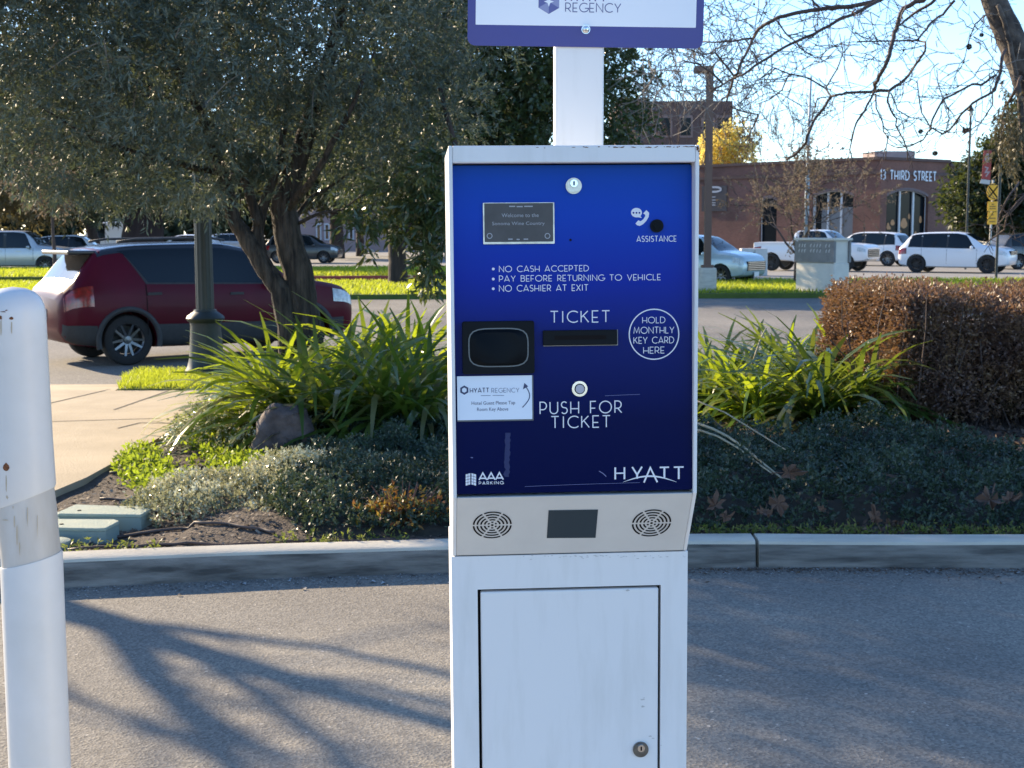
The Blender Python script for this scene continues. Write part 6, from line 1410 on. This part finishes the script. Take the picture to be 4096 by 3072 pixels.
r0 = at(3498, 632, 88); r1 = at(3660, 604, 88); rb = MB(); l0 = BM.inverted() @ r0; l1 = BM.inverted() @ r1; rb.box(l0.x, l0.y, BH - .06, l1.x, l0.y + 3, l1.z); rb.build("roof_box", mat("roof_box_paint", (.34, .27, .26), (.3, .24, .23), scale=2, rough=.8), bb)
q0 = F1.px(2806, 846, .05); q1 = F1.px(2908, 742, .05); sb = MB().prism([(q0[0], q0[1]), (q1[0], q0[1]), (q1[0], q1[1]), (q0[0], q1[1])], F1, .01, .06).build("wall_sign", mat("dark_sign", (.04, .04, .05), rough=.5), bb)
m = MB(); k0 = F1.px(2842, 778, .06); k1 = F1.px(2884, 748, .06); lettering(m, "P", F1, (k0[0], k0[1], k1[0], k1[1]), .26, .064)
for v in (788, 800, 811, 820): k0 = F1.px(2838, v, .06); k1 = F1.px(2862, v, .06); m.stroke([k0, k1], .05, F1, .064)
m.build("sign_print", mat("pale_sign_print", (.5, .5, .52), rough=.6), sb)
m = MB(); k0 = F1.px(3042, 1030, .05); k1 = F1.px(3042, 640, .05)
fr = F1; m.prism([(k0[0] - .06, .05), (k0[0] + .06, .05), (k0[0] + .06, BH - 1.1), (k0[0] - .06, BH - 1.1)], F1, .004, .1); 
# brown apartment block behind
ay = 128; p0 = at(2470, 900, ay); p1 = at(2928, 900, ay); ab = thing("apartment_block", "brown stepped apartment block rising behind the evergreen and the yellow tree", "building", (p0.x, ay, 0)); wA = p1.x - p0.x
ht = at(2700, 402, ay).z; hm = at(2800, 405, ay).z; M_apt = mat("brown_stucco", (.115, .075, .066), (.14, .092, .08), scale=.8, rough=.9)
kA = ay / FPX; m = MB(); m.box(0, 0, 0, wA * .26, 12, at(2500, 392, ay).z); m.box(wA * .261, .6, 0, wA, 12, ht); m.build("wall", M_apt, ab)
for (u0, u1, v0, v1) in ((2722, 2762, 470, 540), (2812, 2850, 480, 520), (2640, 2680, 470, 540), (2870, 2910, 470, 540)):
    x0 = at(u0, v1, ay + .6).x - p0.x; x1 = at(u1, v1, ay + .6).x - p0.x; z0 = at(u0, v1, ay).z; z1_ = at(u0, v0, ay).z
    w_ = MB(); w_.box(x0 - .2, .5, z0 - .2, x1 + .2, .597, z1_ + .25); w_ = w_.build("window", mat("apt_trim", (.24, .17, .15), rough=.8), ab); MB().box(x0, .46, z0, x1, .497, z1_).build("pane", M_glassdark, w_)
# pale pink wall building far behind the left trees
py_ = 128; p0 = at(1180, 950, py_); p1 = at(1960, 950, py_); pk = thing("pink_building", "long low pinkish building seen between the far trunks left of the machine", "building", (p0.x, py_, 0))
MB().box(0, 0, 0, p1.x - p0.x, 10, at(1300, 800, py_).z).build("wall", mat("pink_stucco", (.33, .235, .225), (.37, .27, .255), scale=.6, rough=.9), pk)
for u in (1275, 1308, 1405, 1700): 
    x = at(u, 920, py_).x - p0.x; w_ = MB().box(x - .25, -.08, 1.0, x + .25, -.003, 2.6).build("window", mat("white_trim", (.6, .6, .6), rough=.6), pk); MB().box(x - .12, -.10, 1.15, x + .12, -.082, 2.45).build("pane", M_cglass, w_)
MB().box(-.3, -.4, at(1300, 800, py_).z + .002, p1.x - p0.x + .3, 10.3, at(1300, 800, py_).z + .4).build("roof", M_brickd, pk)
# ------------------------------------------------------------------ background trees
def crown_tree(name, label, base_px, Y, trunk, lobes, mt, n, ll, lw, per=8, tl=1.0, bark=None, group=None, spread=.9):
    b0 = at(base_px[0], base_px[1], Y); rt = thing(name, label, "tree", (b0.x, Y, 0), group=group); kk = Y / FPX; m = MB()
    for pts, r0_, r1_ in trunk:
        P = [at(u, v, Y) for u, v in pts]; wob(m, P, [(r0_ + (r1_ - r0_) * i / (len(P) - 1)) * kk for i in range(len(P))], 12, 4, .05)
    m.build("trunk", bark or M_barkd, rt, world=True, smooth=True)
    if lobes:
        lb_ = [pxlobe(u, v, Y + dy, ru, rv, ry) for (u, v, ru, rv, dy, ry) in lobes]; PT, Dn = in_lobes(lb_, n, .5)
        leaf_mesh("crown", twigs_leaves(PT, unit(Dn * .8 + rdir(n) + np.array([0, 0, -.2])), per, tl, ll, lw, .05, spread), mt, rt)
    return rt
GB = "background trees across the street"
crown_tree("redwood_tree", "huge tree with a very wide dark reddish trunk behind the red SUV", (572, 1064), 70, [([(572, 1075), (572, 950), (574, 800), (580, 500), (590, -200)], 92, 50)], [(560, 560, 330, 260, 0, 3.5), (420, 250, 330, 350, 0, 4), (760, 500, 300, 250, 1, 3), (650, 0, 500, 350, 1, 4), (800, 760, 160, 110, 0, 2), (380, 740, 200, 110, -1, 2.5)], M_conif, 3600, .5, .12, 9, 1.6, mat("redwood_bark", (.022, .013, .012), (.045, .026, .023), scale=3, rough=1, bump=.8, bscale=8, stretch=(1, 1, .1)), GB)
M_olivebg = leafmat("brownish_leaves", [(.05, .045, .025), (.08, .072, .038), (.13, .115, .06)], (.26, .22, .07), rough=.55, tfac=.3, clump=.3)
crown_tree("background_tree", "olive brown tree above the silver SUV at the left edge", (330, 1030), 78, [([(390, 1040), (370, 930), (330, 850), (250, 700)], 26, 10)], [(60, 620, 240, 250, 0, 3.5), (260, 720, 200, 140, -1, 2.5), (80, 780, 220, 90, -1, 2.5), (-150, 400, 300, 400, 0, 4), (280, 450, 250, 250, 2, 4), (30, 860, 120, 50, -1, 2)], M_olivebg, 3000, .45, .14, 9, 1.3, None, GB)
crown_tree("background_tree", "slim dark trunked tree standing right of the dark grey car", (1345, 1040), 92, [([(1350, 1040), (1346, 900), (1340, 760), (1300, 500)], 31, 14), ([(1342, 800), (1450, 640), (1550, 500)], 14, 6)], [(1300, 560, 260, 220, 0, 4), (1400, 760, 190, 70, 0, 3), (1200, 720, 150, 90, 0, 3)], M_conif, 2000, .5, .16, 9, 1.5, None, GB)
crown_tree("background_tree", "thinner dark trunked tree between the slim trunk and the evergreen", (1440, 1030), 100, [([(1440, 1030), (1440, 900), (1450, 700), (1500, 500)], 17, 8)], [(1480, 600, 250, 230, 0, 4), (1600, 780, 220, 80, 0, 3), (1750, 650, 200, 250, 0, 4)], M_oak, 1900, .5, .18, 9, 1.5, None, GB)
rt = crown_tree("street_tree", "slim young street tree in front of the silver SUV's bonnet", (217, 1105), 49.5, [([(222, 1112), (217, 1000), (210, 900), (208, 820), (170, 700)], 9, 3), ([(208, 850), (240, 780), (280, 720)], 4, 2)], [(170, 730, 130, 70, 0, 1.2), (240, 780, 90, 50, 0, .9)], M_brush, 420, .16, .07, 7, .6, M_twig)
M_right = leafmat("right_tree_leaves", [(.012, .024, .014), (.02, .036, .018), (.036, .054, .022)], (.16, .19, .03), rough=.4, tfac=.28, clump=.5)
crown_tree("background_tree", "round dark green tree at the right behind the yellow signs", (3950, 1060), 68, [([(3960, 1070), (3955, 950), (3950, 800)], 20, 10)], [(3900, 790, 110, 130, 0, 1.6), (4000, 730, 130, 160, 0, 1.8), (4080, 650, 110, 150, 0, 1.8), (3960, 860, 130, 70, -.5, 1.5), (4110, 820, 130, 130, 0, 2), (3890, 700, 40, 35, -.5, .8), (4110, 500, 60, 120, 0, 1.2)], M_right, 3400, .30, .12, 9, .7)
crown_tree("yellow_tree", "yellow leaved tree glowing behind the brick building's left end", (2880, 1030), 112, [([(2880, 1030), (2880, 700), (2885, 560)], 9, 4)], [(2860, 600, 60, 90, 0, 1.5), (2930, 580, 60, 80, 0, 1.6), (2820, 650, 50, 60, 0, 1.3), (2960, 640, 60, 60, 0, 1.3), (2980, 520, 30, 25, 0, .8)], M_yellow, 620, .36, .18, 9, .8, M_twig)
def bare(name, label, u, vb, Y, h, seed, depth=5, tips_leaf=None, spread=.3, nl=7, r=None, group=None, up=.35, L=None, ll=.17, lw=.055):
    b0 = at(u, vb, Y); rt = thing(name, label, "tree", (b0.x, Y, 0), group=group); rnd = random.Random(seed); m = MB(); tips = []
    r = r or h * .014; T = Vector((b0.x, Y, h * .22)); m.tube([Vector((b0.x, Y, -.1)), T], [r * 1.25, r], 8)
    for k in range(4):
        a = k * 1.6 + rnd.random(); grow(m, T, Vector((math.cos(a) * spread * 1.6, math.sin(a) * spread, 1)).normalized(), L or h * .26, r * .6, depth, rnd, .33, up, (2, 3), .76, 5, tips, .011 * Y / 60)
    m.build("trunk", M_twig, rt, world=True)
    if tips_leaf and tips:
        P = np.array([tuple(p) for p, d in tips]); Dd = np.array([tuple(d) for p, d in tips]); leaf_mesh("dry_foliage", twigs_leaves(P, Dd, nl, .6, ll, lw, .1, .9), tips_leaf, rt)
    return rt
bare("bare_tree", "bushy brown leafless tree on the median in front of the brick building", 3185, 1128, 43.5, 4.7, 5, 5, M_brush, .75, 26, .075, up=.15, L=1.15, ll=.10, lw=.035)
bare("bare_tree", "tall bare tree with upright twigs right of the sign post, before the apartment block", 2640, 1030, 105, 16.5, 9, 5, None, .4, r=.16, up=.5)
bare("bare_tree", "second tall bare tree left of the brown street light", 2755, 1030, 108, 16.0, 12, 5, None, .35, r=.16, up=.5)
bare("bare_tree", "bare tree rising between the yellow tree and the grey pole", 3080, 1030, 100, 11.8, 14, 5, M_brush, .45, 3, .13, up=.45)
n = 5200; X = RNG.uniform(-95, 3, n); Z = RNG.random(n) ** .8 * (15 + 3 * np.sin(X * .21) + 2 * np.sin(X * .63)); P = np.stack([X, 152 + RNG.normal(0, 2.5, n), Z], 1)
o = leaf_mesh("tree_belt", twigs_leaves(P, unit(rdir(n) + np.array([0, -.2, .2])), 7, 2.4, 1.5, .8, 0, .9), M_conif); tag(o, "dark far belt of trees closing the view at the left", "trees", kind='stuff')
